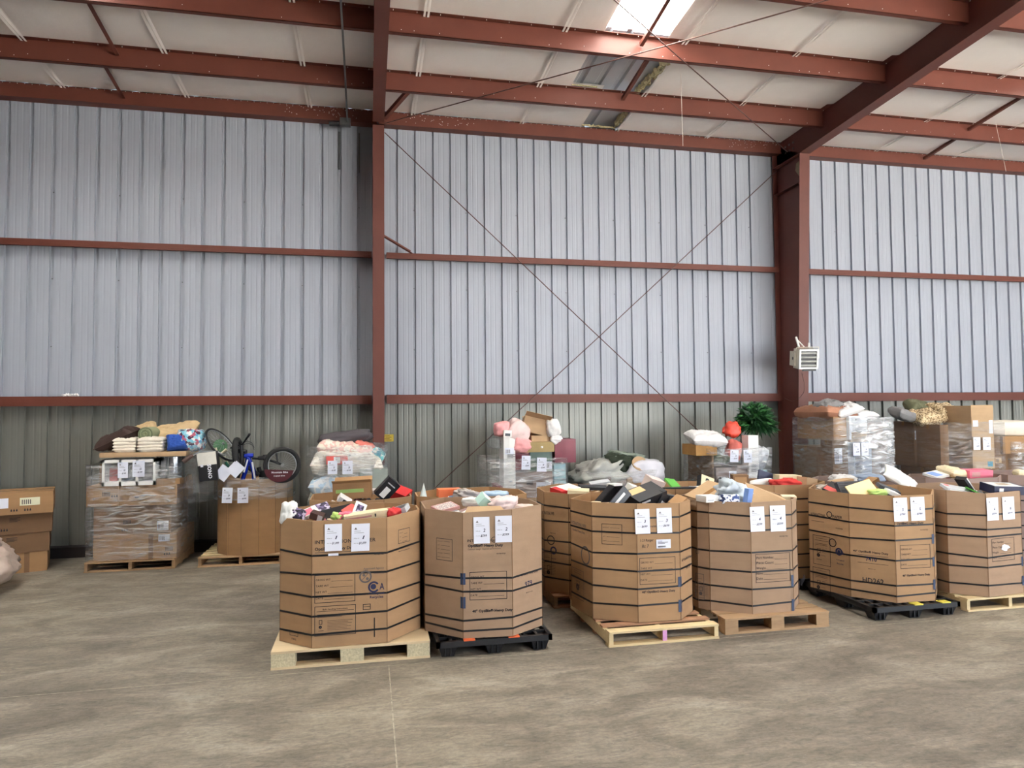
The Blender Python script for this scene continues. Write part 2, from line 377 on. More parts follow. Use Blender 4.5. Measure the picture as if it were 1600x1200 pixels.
for bi in range(len(PUR)-1):
    ya, yb = PUR[bi], PUR[bi+1]
    for i in range(len(SEAM)-1):
        x0, x1 = SEAM[i], SEAM[i+1]
        segs = [(x0, x1)]
        if x0 == 2.65 or x0 == 4.4 or abs(x0-4.4) < .01:
            if bi <= 1:
                lo = 3.72 if bi == 0 else 3.14
                if x0 == 2.65: segs = [(2.65, lo)]
            elif bi <= 6:
                if x0 == 2.65: segs = [(2.65, 3.18), (4.11, 4.4)]
        if bi in (2, 3, 4, 5, 6) and abs(x0-9.75) < .01: segs = [(9.75, 10.95)]
        if bi in (2, 3, 4, 5, 6) and abs(x0+4.55) < .01: segs = [(-3.35, -2.78)]
        for a, b in segs: blanket(a, b, ya, yb).build('insulation_blanket', M_ins, ce)
        # folded seam tab at the blanket edge
        if bi < 6:
            g = G()
            for q in (0, .05):
                g.grid(1, 10, lambda u, v, q=q: (x0-.012-q+.012*u, ya+(yb-ya)*v, roof(ya+(yb-ya)*v, -.03-.022*math.sin(math.pi*v)*(1-u)-.012+.02*q)))
                g.grid(1, 10, lambda u, v, q=q: (x0+.016-q-.016*u, ya+(yb-ya)*v, roof(ya+(yb-ya)*v, -.03-.022*math.sin(math.pi*v)*(u)-.012+.02*q)))
            g.build('seam_fold', M_ins, ce)
# metal deck, with a gap filled by the translucent panel
def deck(x0, x1, ya, yb, m, name):
    pts = []; x = x0; k = 0
    while x < x1-.01:
        e = min(x+.305, x1)
        pts += [(x, .105), (min(x+.19, e), .105)]
        if e-x > .3: pts += [(x+.215, .14), (x+.28, .14)]
        x = e
    pts += [(x1, .105)]
    g = G(); n = len(pts)
    for o in (0, .003): g.add([(px, ya, roof(ya, pz+o)) for px, pz in pts]+[(px, yb, roof(yb, pz+o)) for px, pz in pts], [(k, k+1, n+k+1, n+k) for k in range(n-1)])
    g.build(name, m, ce)
deck(-14, -4.5, D+.2, -9.2, M_deck, 'roof_deck'); deck(-3.3, 3.05, D+.2, -9.2, M_deck, 'roof_deck'); deck(4.25, 10.9, D+.2, -9.2, M_deck, 'roof_deck'); deck(11.9, 24, D+.2, -9.2, M_deck, 'roof_deck')
deck(3.05, 4.25, D+.2, 8.92, M_deck, 'roof_deck'); deck(-4.5, -3.3, D+.2, 8.82, M_deck, 'roof_deck'); deck(-4.5, -3.3, 1.5, -9.2, M_deck, 'roof_deck')
deck(3.05, 4.25, 1.5, -9.2, M_deck, 'roof_deck')
deck(10.9, 11.9, D+.2, 8.8, M_deck, 'roof_deck'); deck(10.9, 11.9, 1.5, -9.2, M_deck, 'roof_deck')
sk = bpy.data.materials.new('translucent_skylight'); sk.use_nodes = True; N = sk.node_tree.nodes; L = sk.node_tree.links
N.remove(N['Principled BSDF']); tl = N.new('ShaderNodeBsdfTranslucent'); tl.inputs[0].default_value = (.85, .83, .78, 1); tp = N.new('ShaderNodeBsdfTransparent'); tp.inputs[0].default_value = (.6, .6, .58, 1)
mxs = N.new('ShaderNodeMixShader'); mxs.inputs[0].default_value = .0; L.new(tl.outputs[0], mxs.inputs[1]); L.new(tp.outputs[0], mxs.inputs[2]); L.new(mxs.outputs[0], N['Material Output'].inputs[0])
def skyp(x0, x1, ya, yb, nm):
    G().add([(x0, ya, roof(ya, .15)), (x1, ya, roof(ya, .15)), (x1, yb, roof(yb, .15)), (x0, yb, roof(yb, .15))], [(0, 1, 2, 3)]).build(nm, sk, kind='structure')
skyp(2.95, 4.35, 9.02, 1.4, 'window_1'); skyp(10.8, 12.0, 8.9, 1.4, 'window_added_2'); skyp(-4.6, -3.2, 8.92, 1.4, 'window_added_3')  # the two outer skylights are out of view, added to light the floor
# ragged wool at the cut edge of the blanket
g = G()
for (xa, ya, xb, yb) in ((4.34, 11.45, 4.33, 10.93), (4.28, 10.3, 4.40, 9.2), (4.40, 9.2, 4.40, 8.95)):
    for k in range(int((ya-yb)/.035)):
        t = k*.035/(ya-yb); x = xa+(xb-xa)*t; y = ya-k*.035
        g.box((x+random.uniform(-.03, .03), y, roof(y, .035)), (random.uniform(.03, .07), .05, .09), Euler((random.uniform(-.4, .4), random.uniform(-.4, .4), random.random())).to_matrix())
for k in range(34):
    x = 3.72+k*.018; g.box((x, YE-.06, roof(YE, .0)+random.uniform(-.01, .01)), (.03, .02, random.uniform(.01, .03)), Euler((random.uniform(-.5, .5), random.uniform(-.6, .6), 0)).to_matrix())
for k in range(26):
    x = 3.16+k*.016; g.box((x, 10.33-.06, roof(10.33, .02)), (.02, .02, random.uniform(.01, .02)))
g.build('glass_wool_edge', M_wool, ce, kind='stuff')
# ================================================================ STEEL FRAME
def purlin(y, i):
    z1 = roof(y); z0 = z1-.285; g = G(); a, b = -14, 24
    g.bb(a, y, z0, b, y+.008, z1)
    g.bb(a, y, z0, b, y+.07, z0+.006); g.bb(a, y-.07, z1-.014, b, y, z1-.008)
    g.bb(a, y+.064, z0, b, y+.07, z0+.025)
    return g
names = ['red eave strut running along the top of the ribbed back wall', 'red roof purlin nearest the back wall, above the eave strut', 'red roof purlin second from the back wall, just below the bright skylight', 'red roof purlin third from the back wall, cutting across the bright skylight\'s upper end']
for i, y in enumerate(PUR[1:], 1):
    o = purlin(y, i).build('roof_purlin', M_red, label=names[i] if i < 4 else None, cat='beam', group='roof purlins')
    if i >= 4: o['label'] = 'red roof purlin overhead, %s purlin counted from the back wall' % ('fourth fifth sixth seventh eighth ninth tenth eleventh twelfth thirteenth'.split()[i-4])
    g = G()
    if i < 4:
        for k in range(130):
            x = -7+k*.165
            if random.random() < .35: g.box((x, y-.004, roof(y)-.285+.04+random.choice((0, .03))), (.008, .005, .008))
        for k in range(70): g.box((-7+k*.305, y-.05, roof(y)-.02), (.007, .012, .016))
        g.build('screw_hole_light', M_white, o, kind='stuff')  # white dots painted in for daylight coming through screw holes
ev = G(); z1 = roof(YE); z0 = 6.975
ev.bb(-14, YE, z0, 24, YE+.01, z1-.01); ev.bb(-14, YE, z0, 24, YE+.19, z0+.008); ev.bb(-14, YE, z1-.02, 24, YE+.19, z1-.012)
ev.bb(-14, YE-.02, z0-.012, 24, YE, z0+.02)
evo = ev.build('eave_strut', M_red, label=names[0], cat='beam')
g = G()
for k in range(210): g.box((-7+k*.1, YE-.004, z0+.20+.004*(k % 2)), (.008, .005, .008))
for k in range(40):
    for xc in (-.75, 1.2, 7.2): g.box((xc+random.uniform(-.6, .6), YE-.004, z0+random.uniform(.05, .2)), (.008, .005, .008))
g.build('screw_hole_light', M_white, evo, kind='stuff')  # white specks standing in for light through the strut's screw holes
# girts
def girt(zt, h, xa, xb, label):
    g = G(); y = D-.2
    g.bb(xa, y, zt-h, xb, y+.006, zt); g.bb(xa, y, zt-.006, xb, D-.004, zt); g.bb(xa, y-.0, zt-h, xb, y+.05, zt-h+.006)
    g.bb(xa, y-.004, zt-h*.52, xb, y, zt-h*.47)
    return g.build('wall_girt', M_red, label=label, cat='beam')
girt(ZG+.065, .145, -14, .06, 'low red wall girt above the wrapped boxes, left of the middle column')
girt(ZG+.070, .145, .30, 7.55, 'low red wall girt between the two red columns, dented near its middle')
girt(ZG+.075, .16, 7.79, 24, 'low red wall girt right of the big right column')
girt(ZM+.05, .10, -14, .06, 'upper red wall girt left of the middle column')
girt(ZM+.045, .10, .30, 7.55, 'upper red wall girt between the two red columns')
girt(ZM+.035, .10, 7.79, 24, 'upper red wall girt right of the big right column')
# portal frames: tapered column + rafter
def frame(xc, wf, yi0, yi1, rd, lab):
    t = thing('steel_column', lab[0], 'column', loc=(xc, D-.05, 0))
    X0, X1 = -wf/2, wf/2; by = D-.05
    zt = 6.72
    g = G(); g.bb(X0, -.012, 0, X1, 0, 7.0); g.build('outer_flange', M_redW, t)
    g = G(); a = yi0-by; b = yi1-by
    g.add([(X0, a, 0), (X1, a, 0), (X1, b, zt), (X0, b, zt), (X0, a+.014, 0), (X1, a+.014, 0), (X1, b+.014, zt), (X0, b+.014, zt)],
          [(0, 1, 2, 3), (5, 4, 7, 6), (0, 3, 7, 4), (1, 5, 6, 2), (3, 2, 6, 7), (0, 4, 5, 1)])
    g.build('inner_flange', M_redW, t)
    g = G()
    for s in (-.004, .004): g.add([(s, 0, 0), (s, a, 0), (s, b, zt), (s, b+.0, 6.72), (s, 0, 7.12)], [(0, 1, 2, 3, 4)] if s < 0 else [(4, 3, 2, 1, 0)])
    g.build('web', M_redW, t)
    G().bb(-wf*.7, a-.05, 0, wf*.7, .0, .02).build('base_plate', M_redW, t)
    g = G(); g.bb(X0, b, zt, X1, b+.02, zt+.012); g.bb(X0, b, zt-.002, X1, 0, zt+.012); g.bb(-wf/2, b+.1, 6.2, -.004, -.02, 6.212); g.build('stiffener', M_redW, t)
    if wf == .2 and xc < 8: g = G(); q = -.0055; g.add([(q, b+.03, 6.66), (q, b+.25, 6.62), (q, b+.28, 6.50), (q, b+.17, 6.36), (q, b+.13, 6.12), (q, b+.09, 6.35), (q, b+.05, 6.30)], [(0, 1, 2, 3, 4, 5, 6)]); g.build('bare_patch', mat('scraped_paint', (150, 138, 112), .9, 0, .2, 20), t)
    r = thing('roof_rafter', lab[1], 'beam', loc=(xc, by, 0))
    ye = FW-by
    # rafter: flanges + web
    zb = lambda y: roof(y+by, -.27)-.03+.0-rd+.27 if False else roof(y+by, -rd)
    zt_ = lambda y: roof(y+by, -.008)
    y0, y1 = b, ye
    P = lambda y, z: (y, z)
    g = G()
    for zf, th in ((zb, .014), (zt_, -.012)):
        g.add([(X0, y0, zf(y0)), (X1, y0, zf(y0)), (X1, y1, zf(y1)), (X0, y1, zf(y1)), (X0, y0, zf(y0)+th), (X1, y0, zf(y0)+th), (X1, y1, zf(y1)+th), (X0, y1, zf(y1)+th)],
              [(0, 3, 2, 1), (4, 5, 6, 7), (0, 1, 5, 4), (1, 2, 6, 5), (2, 3, 7, 6), (3, 0, 4, 7)])
    g.build('flange', M_redW, r)
    g = G()
    for s in (-.004, .004): g.add([(s, 0, 6.72), (s, y0, zb(y0)), (s, y1, zb(y1)), (s, y1, zt_(y1)), (s, 0, zt_(0))], [(0, 1, 2, 3, 4)])
    g.build('web', M_redW, r)
    g = G()
    for k in range(2):
        for q in range(3): g.box((-.01, -.30-q*.12, 6.93+k*.11), (.02, .03, .03))
    g.build('bolt', M_steel, r, kind='stuff')
frame(.165, .18, 11.25, 11.02, .46, ('red steel column in the middle of the back wall, rising behind the boxes', 'red roof rafter overhead above the middle column, running towards the viewer'))
frame(7.67, .2, 11.18, 10.86, .52, ('broad tapered red steel column on the right carrying the heater', 'deep dark red roof rafter crossing the upper right corner'))
frame(-7.45, .18, 11.2, 11.0, .5, ('red steel column beyond the left edge of the picture', 'red roof rafter beyond the left edge of the picture'))
frame(15.2, .2, 11.18, 10.86, .52, ('red steel column beyond the right edge of the picture', 'red roof rafter beyond the right edge of the picture'))
# purlin bracing angles
def brace(a, b, label, w=.05, m=None, name='brace_angle', cat='brace', group=None):
    g = G(); g.beam(a, b, w, .006); g.beam((a[0]-w/2, a[1], a[2]+w/2), (b[0]-w/2, b[1], b[2]+w/2), .006, w)
    g.build(name, m or M_red, label=label, cat=cat, group=group)
def sagbar(x, yh, yl, label): brace((x, yh, roof(yh)-.03), (x, yl-.01, roof(yl)-.14), label, group='bracing angles between purlins')
sagbar(-3.40, 8.9, 10.3, 'thin dark red brace between two purlins, upper left corner')
sagbar(-3.72, 10.36, 11.56, 'short dark red brace reaching the eave strut at far left')
sagbar(3.73, 7.40, 8.85, 'orange-lit brace crossing the bright skylight')
sagbar(4.02, 8.88, 10.32, 'dark brace below the skylight in front of bare metal roof deck')
sagbar(10.62, 8.88, 10.32, 'dark brace between purlins near the right edge of the picture')
sagbar(10.82, 10.36, 11.56, 'short dark brace meeting the eave strut, right of the deep rafter')
brace((.27, 11.1, 6.86), (.62, 10.36, 7.0), 'short dark red flange brace beside the middle column top', .06)
brace((.26, 11.25, 4.98), (.72, 11.56, 4.80), 'small red flange brace on the upper girt, right of the middle column', .05)
brace((7.79, 11.1, 5.06), (7.93, 11.56, 4.84), 'tiny red flange brace on the upper girt, right of the big column', .05)
def rod(a, b, label, r=.0085, m=None):
    a, b = Vector(a), Vector(b); t = G(); mid = (a+b)/2+Vector((0, 0, -.02)); t.tube([a, mid, b], r, 6)
    t.build('brace_rod', m or M_rod, label=label, cat='rod')
rod((.27, 11.42, 6.77), (7.45, 11.42, .27), 'wall brace rod falling from the middle column top to lower right')
rod((7.5, 11.46, 6.60), (.30, 11.46, .20), 'wall brace rod falling from the right column top to lower left')
ro = lambda x, y: (x, y, roof(y, -.32))
rod(ro(.27, 11.35), ro(7.5, 5.62), 'roof brace rod running up from the middle column under the purlins')
ro = lambda x, y: (x, y, roof(y, -.355))
rod(ro(7.55, 11.2), ro(.3, 5.65), 'roof brace rod running up-left from the big rafter\'s foot')
# conduit on the left of the middle column
t = thing('conduit', 'grey electrical conduit under the roof, left of the middle column', 'pipe', loc=(0, 0, 0))
G().tube([(-.33, 11.44, 6.90), (-.32, 10, 7.0), (-.30, -3, 7.6)], .014, 8).build('pipe', M_steel, t)
G().bb(-.45, 11.40, 6.84, -.28, 11.5, 6.96).build('junction_box', M_steel, t)
g = G(); g.tube([(-.46, 11.45, 6.88), (-.62, 11.45, 6.86)], .035, 8); g.build('elbow', M_blackp, t)
g = G(); g.bb(-.49, D-.02, 6.22, -.455, D-.005, 6.86); g.bb(-.155, D-.02, 6.18, -.135, D-.005, 6.86); g.build('flashing_strip', M_steel, t)
# hanging strings
M_str = mat('white_string', (215, 205, 195), .8)
a = Yp(1063, 95, 9.6); b = Yp(1067, 228, 9.6); G().tube([a, b], .0035, 5).build('hanging_string', M_str, label='thin white string hanging from the roof left of the big rafter', cat='string')
a = Yp(1556, 193, 10.2); b = Yp(1572, 268, 10.2); G().tube([a, b], .0035, 5).build('hanging_string', M_str, label='thin white string hanging near the right edge below the purlins', cat='string')
# yellow sticker and white litter on the girt
g = G(); p0 = Yp(597, 690, D-.03); p1 = Yp(613, 679, D-.03); g.box(((p0[0]+p1[0])/2+.02, D-.012, (p0[2]+p1[2])/2), (.17, .004, .12))
ys_ = g.build('wall_sticker', mat('yellow_sticker', (205, 178, 62), .6), label='yellow printed sticker on the wall beside the middle column', cat='sticker')
g = G()
for k in range(4): g.box(((p0[0]+p1[0])/2+.02-.02*(k % 2), D-.0155, (p0[2]+p1[2])/2-.035+k*.024), (.10-.02*(k % 2), .002, .010))
g.build('print_line', mat('brown_print', (110, 80, 30), .7), ys_)
g = G(); p = Yp(110, 622, D-.12)
for k in range(7): g.box((p[0]-.09+k*.03, D-.12, ZG+.085), (.04, .05, .03), Euler((random.random(), random.random(), random.random())).to_matrix())
g.build('crumpled_paper', M_white, label='crumpled white paper scrap lying on the low girt at left', cat='litter')

# ================================================================ PALLETS
M_w1 = mat('pale_pallet_wood', (206, 184, 142), .8, 0, .12, 4, .001, 30, stretch=(1, 6, 6), objvar=.06)
M_w2 = mat('weathered_pallet_wood', (158, 128, 96), .85, 0, .18, 4, .0015, 30, stretch=(1, 6, 6), objvar=.14)
M_w3 = mat('reddish_pallet_wood', (164, 122, 92), .85, 0, .15, 4, .0015, 30, stretch=(1, 6, 6), objvar=.1)
M_chip = mat('chipboard_block', (196, 184, 152), .9, 0, .28, 60, .002, 90)
M_ply = mat('plywood_deck', (206, 184, 148), .8, 0, .08, 2.5, stretch=(1, 5, 1))
M_pink = mat('pink_painted_end', (208, 150, 196), .8)
def stringer_pallet(label, x0, y0, w_, d_, md, ms, front=None, mid=None, nb=7, H=.135):
    t = thing('wooden_pallet', label, 'pallet', loc=(x0, y0, 0))
    bw = .095; th = .018
    for k in range(nb):
        y = (d_-bw)*k/(nb-1); b_ = bw*(1.15 if k in (0, nb-1) else random.uniform(.85, 1.05))
        G().bb(random.uniform(-.008, .006), y, H-th, w_+random.uniform(-.006, .01), y+b_, H).build('deck_board', (front if k == 0 and front else md), t)
    for k in range(3):
        x = (w_-.04)*k/2+.0; m = mid if (k == 1 and mid) else ms
        G().bb(x+.002, .012, th, x+.042, d_-.012, H-th).build('stringer', ms, t)
        if m is not ms: G().bb(x+.001, .008, th+.002, x+.043, .013, H-th-.002).build('painted_end', m, t)
    for k in range(4):
        y = (d_-bw)*k/3
        G().bb(random.uniform(-.008, .004), y, 0, w_+.004, y+bw, th).build('bottom_board', (front if k == 0 and front else md), t)
    return t
def block_pallet(label, x0, y0, w_, d_, mdk, mbl, sheet_deck=False, H=.15):
    t = thing('wooden_pallet', label, 'pallet', loc=(x0, y0, 0)); th = .02
    if sheet_deck: G().bb(0, 0, H-th, w_, d_, H).build('deck_panel', mdk, t)
    else:
        for k in range(7):
            y = (d_-.13)*k/6; G().bb(0, y, H-th, w_, y+(.145 if k in (0, 6) else .115), H).build('deck_board', mdk, t)
    bwid = .20 if sheet_deck else .14
    for i in range(3):
        for j in range(3):
            x = (w_-bwid)*i/2; y = (d_-.14)*j/2
            G().bb(x+.002, y+.004, th, x+bwid-.002, y+.14, H-th).build('block', mbl, t)
    for j in range(3):
        y = (d_-.12)*j/2; G().bb(0, y, 0, w_, y+.12, th).build('bottom_board', mdk, t)
    return t
def plastic_pallet(label, x0, y0, w_, d_, tabs=None, H=.14):
    t = thing('plastic_pallet', label, 'pallet', loc=(x0, y0, 0))
    g = G(); n = 9; m_ = 8
    for k in range(n+1): g.bb(w_*k/n-.012, 0, H-.028, w_*k/n+.012, d_, H-.004)
    for k in range(m_+1): g.bb(0, d_*k/m_-.014, H-.026, w_, d_*k/m_+.014, H-.003)
    g.build('deck_grid', M_blackp, t)
    g = G()
    for a, b, c, e in ((-.02, -.02, w_+.02, .015), (-.02, d_-.015, w_+.02, d_+.02), (-.02, -.02, .015, d_+.02), (w_-.015, -.02, w_+.02, d_+.02)): g.bb(a, b, H-.05, c, e, H)
    g.build('rim', M_blackp, t)
    for i in range(3):
        for j in range(3):
            cx = .085+(w_-.17)*i/2; cy_ = .085+(d_-.17)*j/2; a, b = .085, .055
            g = G(); vs = [(cx+sx*q, cy_+sy_*q, z) for z, q in ((H-.04, a), (0, b)) for sx, sy_ in ((-1, -1), (1, -1), (1, 1), (-1, 1))]
            g.add(vs, [(0, 1, 2, 3), (7, 6, 5, 4), (0, 4, 5, 1), (1, 5, 6, 2), (2, 6, 7, 3), (3, 7, 4, 0)])
            for s_ in (-.5, .5): g.bb(cx+s_*.05-.004, cy_-a, .01, cx+s_*.05+.004, cy_-b*.9, H-.03)
            g.build('foot', M_blackp, t)
    if tabs:
        for (x, c) in tabs: G().bb(x, -.026, H-.002, x+.10, .06, H+.008).build('coloured_pad', c, t, label=None)
    return t
M_or = mat('orange_pad', (214, 98, 52), .6); M_ye = mat('yellow_pad', (206, 192, 74), .6)
block_pallet('pale plywood-topped pallet with chipboard blocks under the leftmost front bin', -.80, 6.14, 1.33, 1.1, M_ply, M_chip, True)
plastic_pallet('black plastic pallet with orange pads under the unbanded-top bin second from left', .60, 6.10, 1.0, 1.12, [(.22, M_or), (.62, M_or)])
stringer_pallet('pallet with fresh pale front board and pink middle end, under the third front bin', 2.14, 6.02, 1.08, 1.25, M_w3, M_w1, front=M_w1, mid=M_pink)
block_pallet('weathered block pallet with splintered planks under the fourth front bin', 3.33, 6.10, 1.12, 1.12, M_w2, M_w2)
plastic_pallet('black plastic pallet with yellow pads under the wide fifth front bin', 4.99, 6.13, .98, 1.10, [(.45, M_ye), (.78, M_ye)])
stringer_pallet('clean pale pallet under the rightmost front bin', 6.16, 6.19, 1.1, 1.1, M_w1, M_w1)
stringer_pallet('weathered pallet hidden behind the leftmost front pallet', -.72, 7.32, 1.2, .98, M_w2, M_w2)
stringer_pallet('weathered pallet behind the black plastic pallet with orange pads', .53, 7.30, 1.18, .98, M_w2, M_w2)
stringer_pallet('reddish splintered pallet in the aisle side of the second row, under the red-topped bin', 1.98, 7.32, 1.1, .98, M_w3, M_w2)
stringer_pallet('weathered pallet behind the weathered block pallet', 3.16, 7.30, 1.1, .98, M_w2, M_w2)
stringer_pallet('weathered pallet in the back row, left of the black plastic pallets', 4.44, 7.36, .52, .9, M_w2, M_w2)
plastic_pallet('black plastic pallet in the back row behind the pallet with yellow pads', 5.0, 7.34, 1.6, .98)
stringer_pallet('weathered pallet in the back row at the right edge', 7.0, 7.34, 1.2, .98, M_w2, M_w2)
stringer_pallet('weathered pallet in the back row, beyond the right edge', 8.3, 7.34, 1.1, .98, M_w2, M_w2)

# ================================================================ OCTAGONAL BINS
class Facet:
    def __init__(s, a, b, z0=0):
        s.a = Vector((a[0], a[1], 0)); t = Vector((b[0]-a[0], b[1]-a[1], 0)); s.w = t.length; s.t = t.normalized(); s.n = Vector((s.t.y, -s.t.x, 0))
    def uv(s, px, py):
        d = Vector(ray(px, py)); c = Vector(CAM); k = (s.a-c).dot(s.n)/d.dot(s.n); p = c+d*k
        return (p-s.a).dot(s.t), p.z
    def fr(s, origin):
        return lambda u, v, o=0.: tuple(s.a+s.t*u+s.n*(o+.0025)+Vector((0, 0, v))-origin)
def print_ops(g, F, org, ops):
    fr = F.fr(org)
    for op in ops:
        k = op[0]
        if k == 't':    # text: string, x0, baseline y, x1, [bold]
            u0, v0 = F.uv(op[2], op[3]); u1, v1 = F.uv(op[4], op[3]); add_text(g, op[1], fr, u0, v0, width=u1-u0, bold=op[5] if len(op) > 5 else .012)
        elif k == 'h':  # fixed height text
            u0, v0 = F.uv(op[2], op[3]); u1, _ = F.uv(op[4], op[3]); _, v1 = F.uv(op[2], op[3]-op[5]); add_text(g, op[1], fr, u0, v0, width=u1-u0, height=v1-v0, bold=.012, shear=op[6] if len(op) > 6 else 0)
        elif k == 'l':  # line
            (u0, v0), (u1, v1) = F.uv(op[1], op[2]), F.uv(op[3], op[4]); h = op[5] if len(op) > 5 else .0035
            g.quad(fr(u0, v0-h/2), fr(u1, v0-h/2), fr(u1, v0+h/2), fr(u0, v0+h/2))
        elif k == 'f':  # frame
            (u0, v1), (u1, _), (_, v0) = F.uv(op[1], op[2]), F.uv(op[3], op[2]), F.uv(op[1], op[4]); h = .0045
            for a, b, c, e in ((u0, v0, u1, v0+h), (u0, v1-h, u1, v1), (u0, v0, u0+h, v1), (u1-h, v0, u1, v1)): g.quad(fr(a, b), fr(c, b), fr(c, e), fr(a, e))
        elif k == 'c':  # ring: cx, cy, r px, thickness frac
            u, v = F.uv(op[1], op[2]); u2, _ = F.uv(op[1]+op[3], op[2]); r = abs(u2-u); ri = r*op[4]; n = 20
            a0, a1 = (op[5] if len(op) > 5 else (0, 2*math.pi))
            for i in range(n):
                p, q = a0+(a1-a0)*i/n, a0+(a1-a0)*(i+1)/n
                g.quad(fr(u+r*math.cos(p), v+r*math.sin(p)), fr(u+r*math.cos(q), v+r*math.sin(q)), fr(u+ri*math.cos(q), v+ri*math.sin(q)), fr(u+ri*math.cos(p), v+ri*math.sin(p)))
        elif k == 's':  # slanted bar
            u, v = F.uv(op[1], op[2]); u2, v2 = F.uv(op[3], op[4]); h = .004; g.quad(fr(u-h, v), fr(u+h, v), fr(u2+h, v2), fr(u2-h, v2))
def form(x0, y0, x1, y1, rows):
    """printed frame with captions and rules"""
    o = [('f', x0, y0, x1, y1)]; n = len(rows); dy = (y1-y0)/(n+.6)
    for i, r in enumerate(rows):
        y = y0+dy*(i+.95); wd = (x1-x0)*.045*len(r)
        o += [('t', r, x0+2, y, x0+2+wd, .004), ('l', x0+3.5+wd, y, x1-4, y, .0025)]
    return o
WT = ['GROSS WT', 'TARE WT', 'NET WT', 'DATE']
def handling(x0, y0, x1, y1):
    o = [('f', x0, y0, x1, y1), ('t', 'Bulk Handling Instructions', x0+(x1-x0)*.2, y0+5.5, x0+(x1-x0)*.8, .01), ('l', x0+3, y0+8, x1-3, y0+8)]
    for k in range(3): o.append(('l', x0+4, y0+13+k*2, x1-(4 if k < 2 else 22), y0+13+k*2, .003))
    for k in range(7): o.append(('l', x0+20, y0+22+k*2.4, x1-(5+(k*7) % 13), y0+22+k*2.4, .0025))
    o += [('f', x0+7, y0+21, x0+12, y0+28), ('c', x0+9, y0+32, 2.5, .2), ('l', x0+6, y0+38, x0+14, y0+38)]
    return o
def cert(cx, cy, k=1.):
    """round certificate mark and recycler emblem with its words"""
    a = [('c', cx, cy, 10*k, .74), ('c', cx-2.5*k, cy-2.5*k, 2.2*k, .1), ('c', cx+3*k, cy+3*k, 2.2*k, .1), ('s', cx-5*k, cy+5*k, cx+4*k, cy-5*k), ('t', 'Approved Agency', cx-3*k, cy-11*k, cx+29*k, .012), ('l', cx+13*k, cy-4.5*k, cx+29*k, cy-4.5*k)]
    b = [('c', cx+13*k, cy+16*k, 9*k, .68, (.6, 5.7)), ('c', cx+12.4*k, cy+15.5*k, 4.4*k, .0), ('h', 'A', cx+22*k, cy+20*k, cx+29.5*k, 10*k), ('t', 'Corrugated', cx+5*k, cy+28*k, cx+29*k, .02), ('t', 'Recycles', cx+7*k, cy+34*k, cx+28*k, .02)]
    return a, b
def sheet_part(F, org, parent, tl, br, num, price, lean=0., name='paper_sheet'):
    (u0, v1), (u1, _), (_, v0) = F.uv(*tl), F.uv(br[0], tl[1]), F.uv(tl[0], br[1]); fr0 = F.fr(org); W, H = u1-u0, v1-v0
    def fr(u, v, o=0.):
        return fr0(u0+u*W+lean*(1-v)*H, v0+v*H, .0045+o+.006*abs(u-.5)**2)
    g = G(); g.grid(4, 4, lambda u, v: fr(u, v)); s = g.build(name, M_paper, parent, label='white bid sheet taped to the front')
    g = G()
    def q(a, b, c, e): g.quad(fr(a, b, .0015), fr(c, b, .0015), fr(c, e, .0015), fr(a, e, .0015))
    g.add([fr(.16, .80, .0015), fr(.30, .80, .0015), fr(.23, .87, .0015)], [(0, 1, 2)]); q(.14, .785, .32, .795)
    q(.14, .725, .50, .735); q(.14, .66, .68, .67)
    f2 = lambda u, v, o=0.: fr(u, v, .0015)
    add_text(g, 'Pallet # :', f2, .14, .455, width=.30, height=.035, bold=.0)
    add_text(g, 'Min. bid', f2, .14, .275, width=.24, height=.03, bold=.0)
    g.build('printed_lines', M_inkg, s)
    g = G(); add_text(g, str(num), f2, .60, .44, width=.13, height=.12, bold=.02, shear=.2); add_text(g, price, f2, .42, .255, width=.40, height=.08, bold=.02, shear=.3)
    g.build('handwriting', M_inkb, s)
    return s
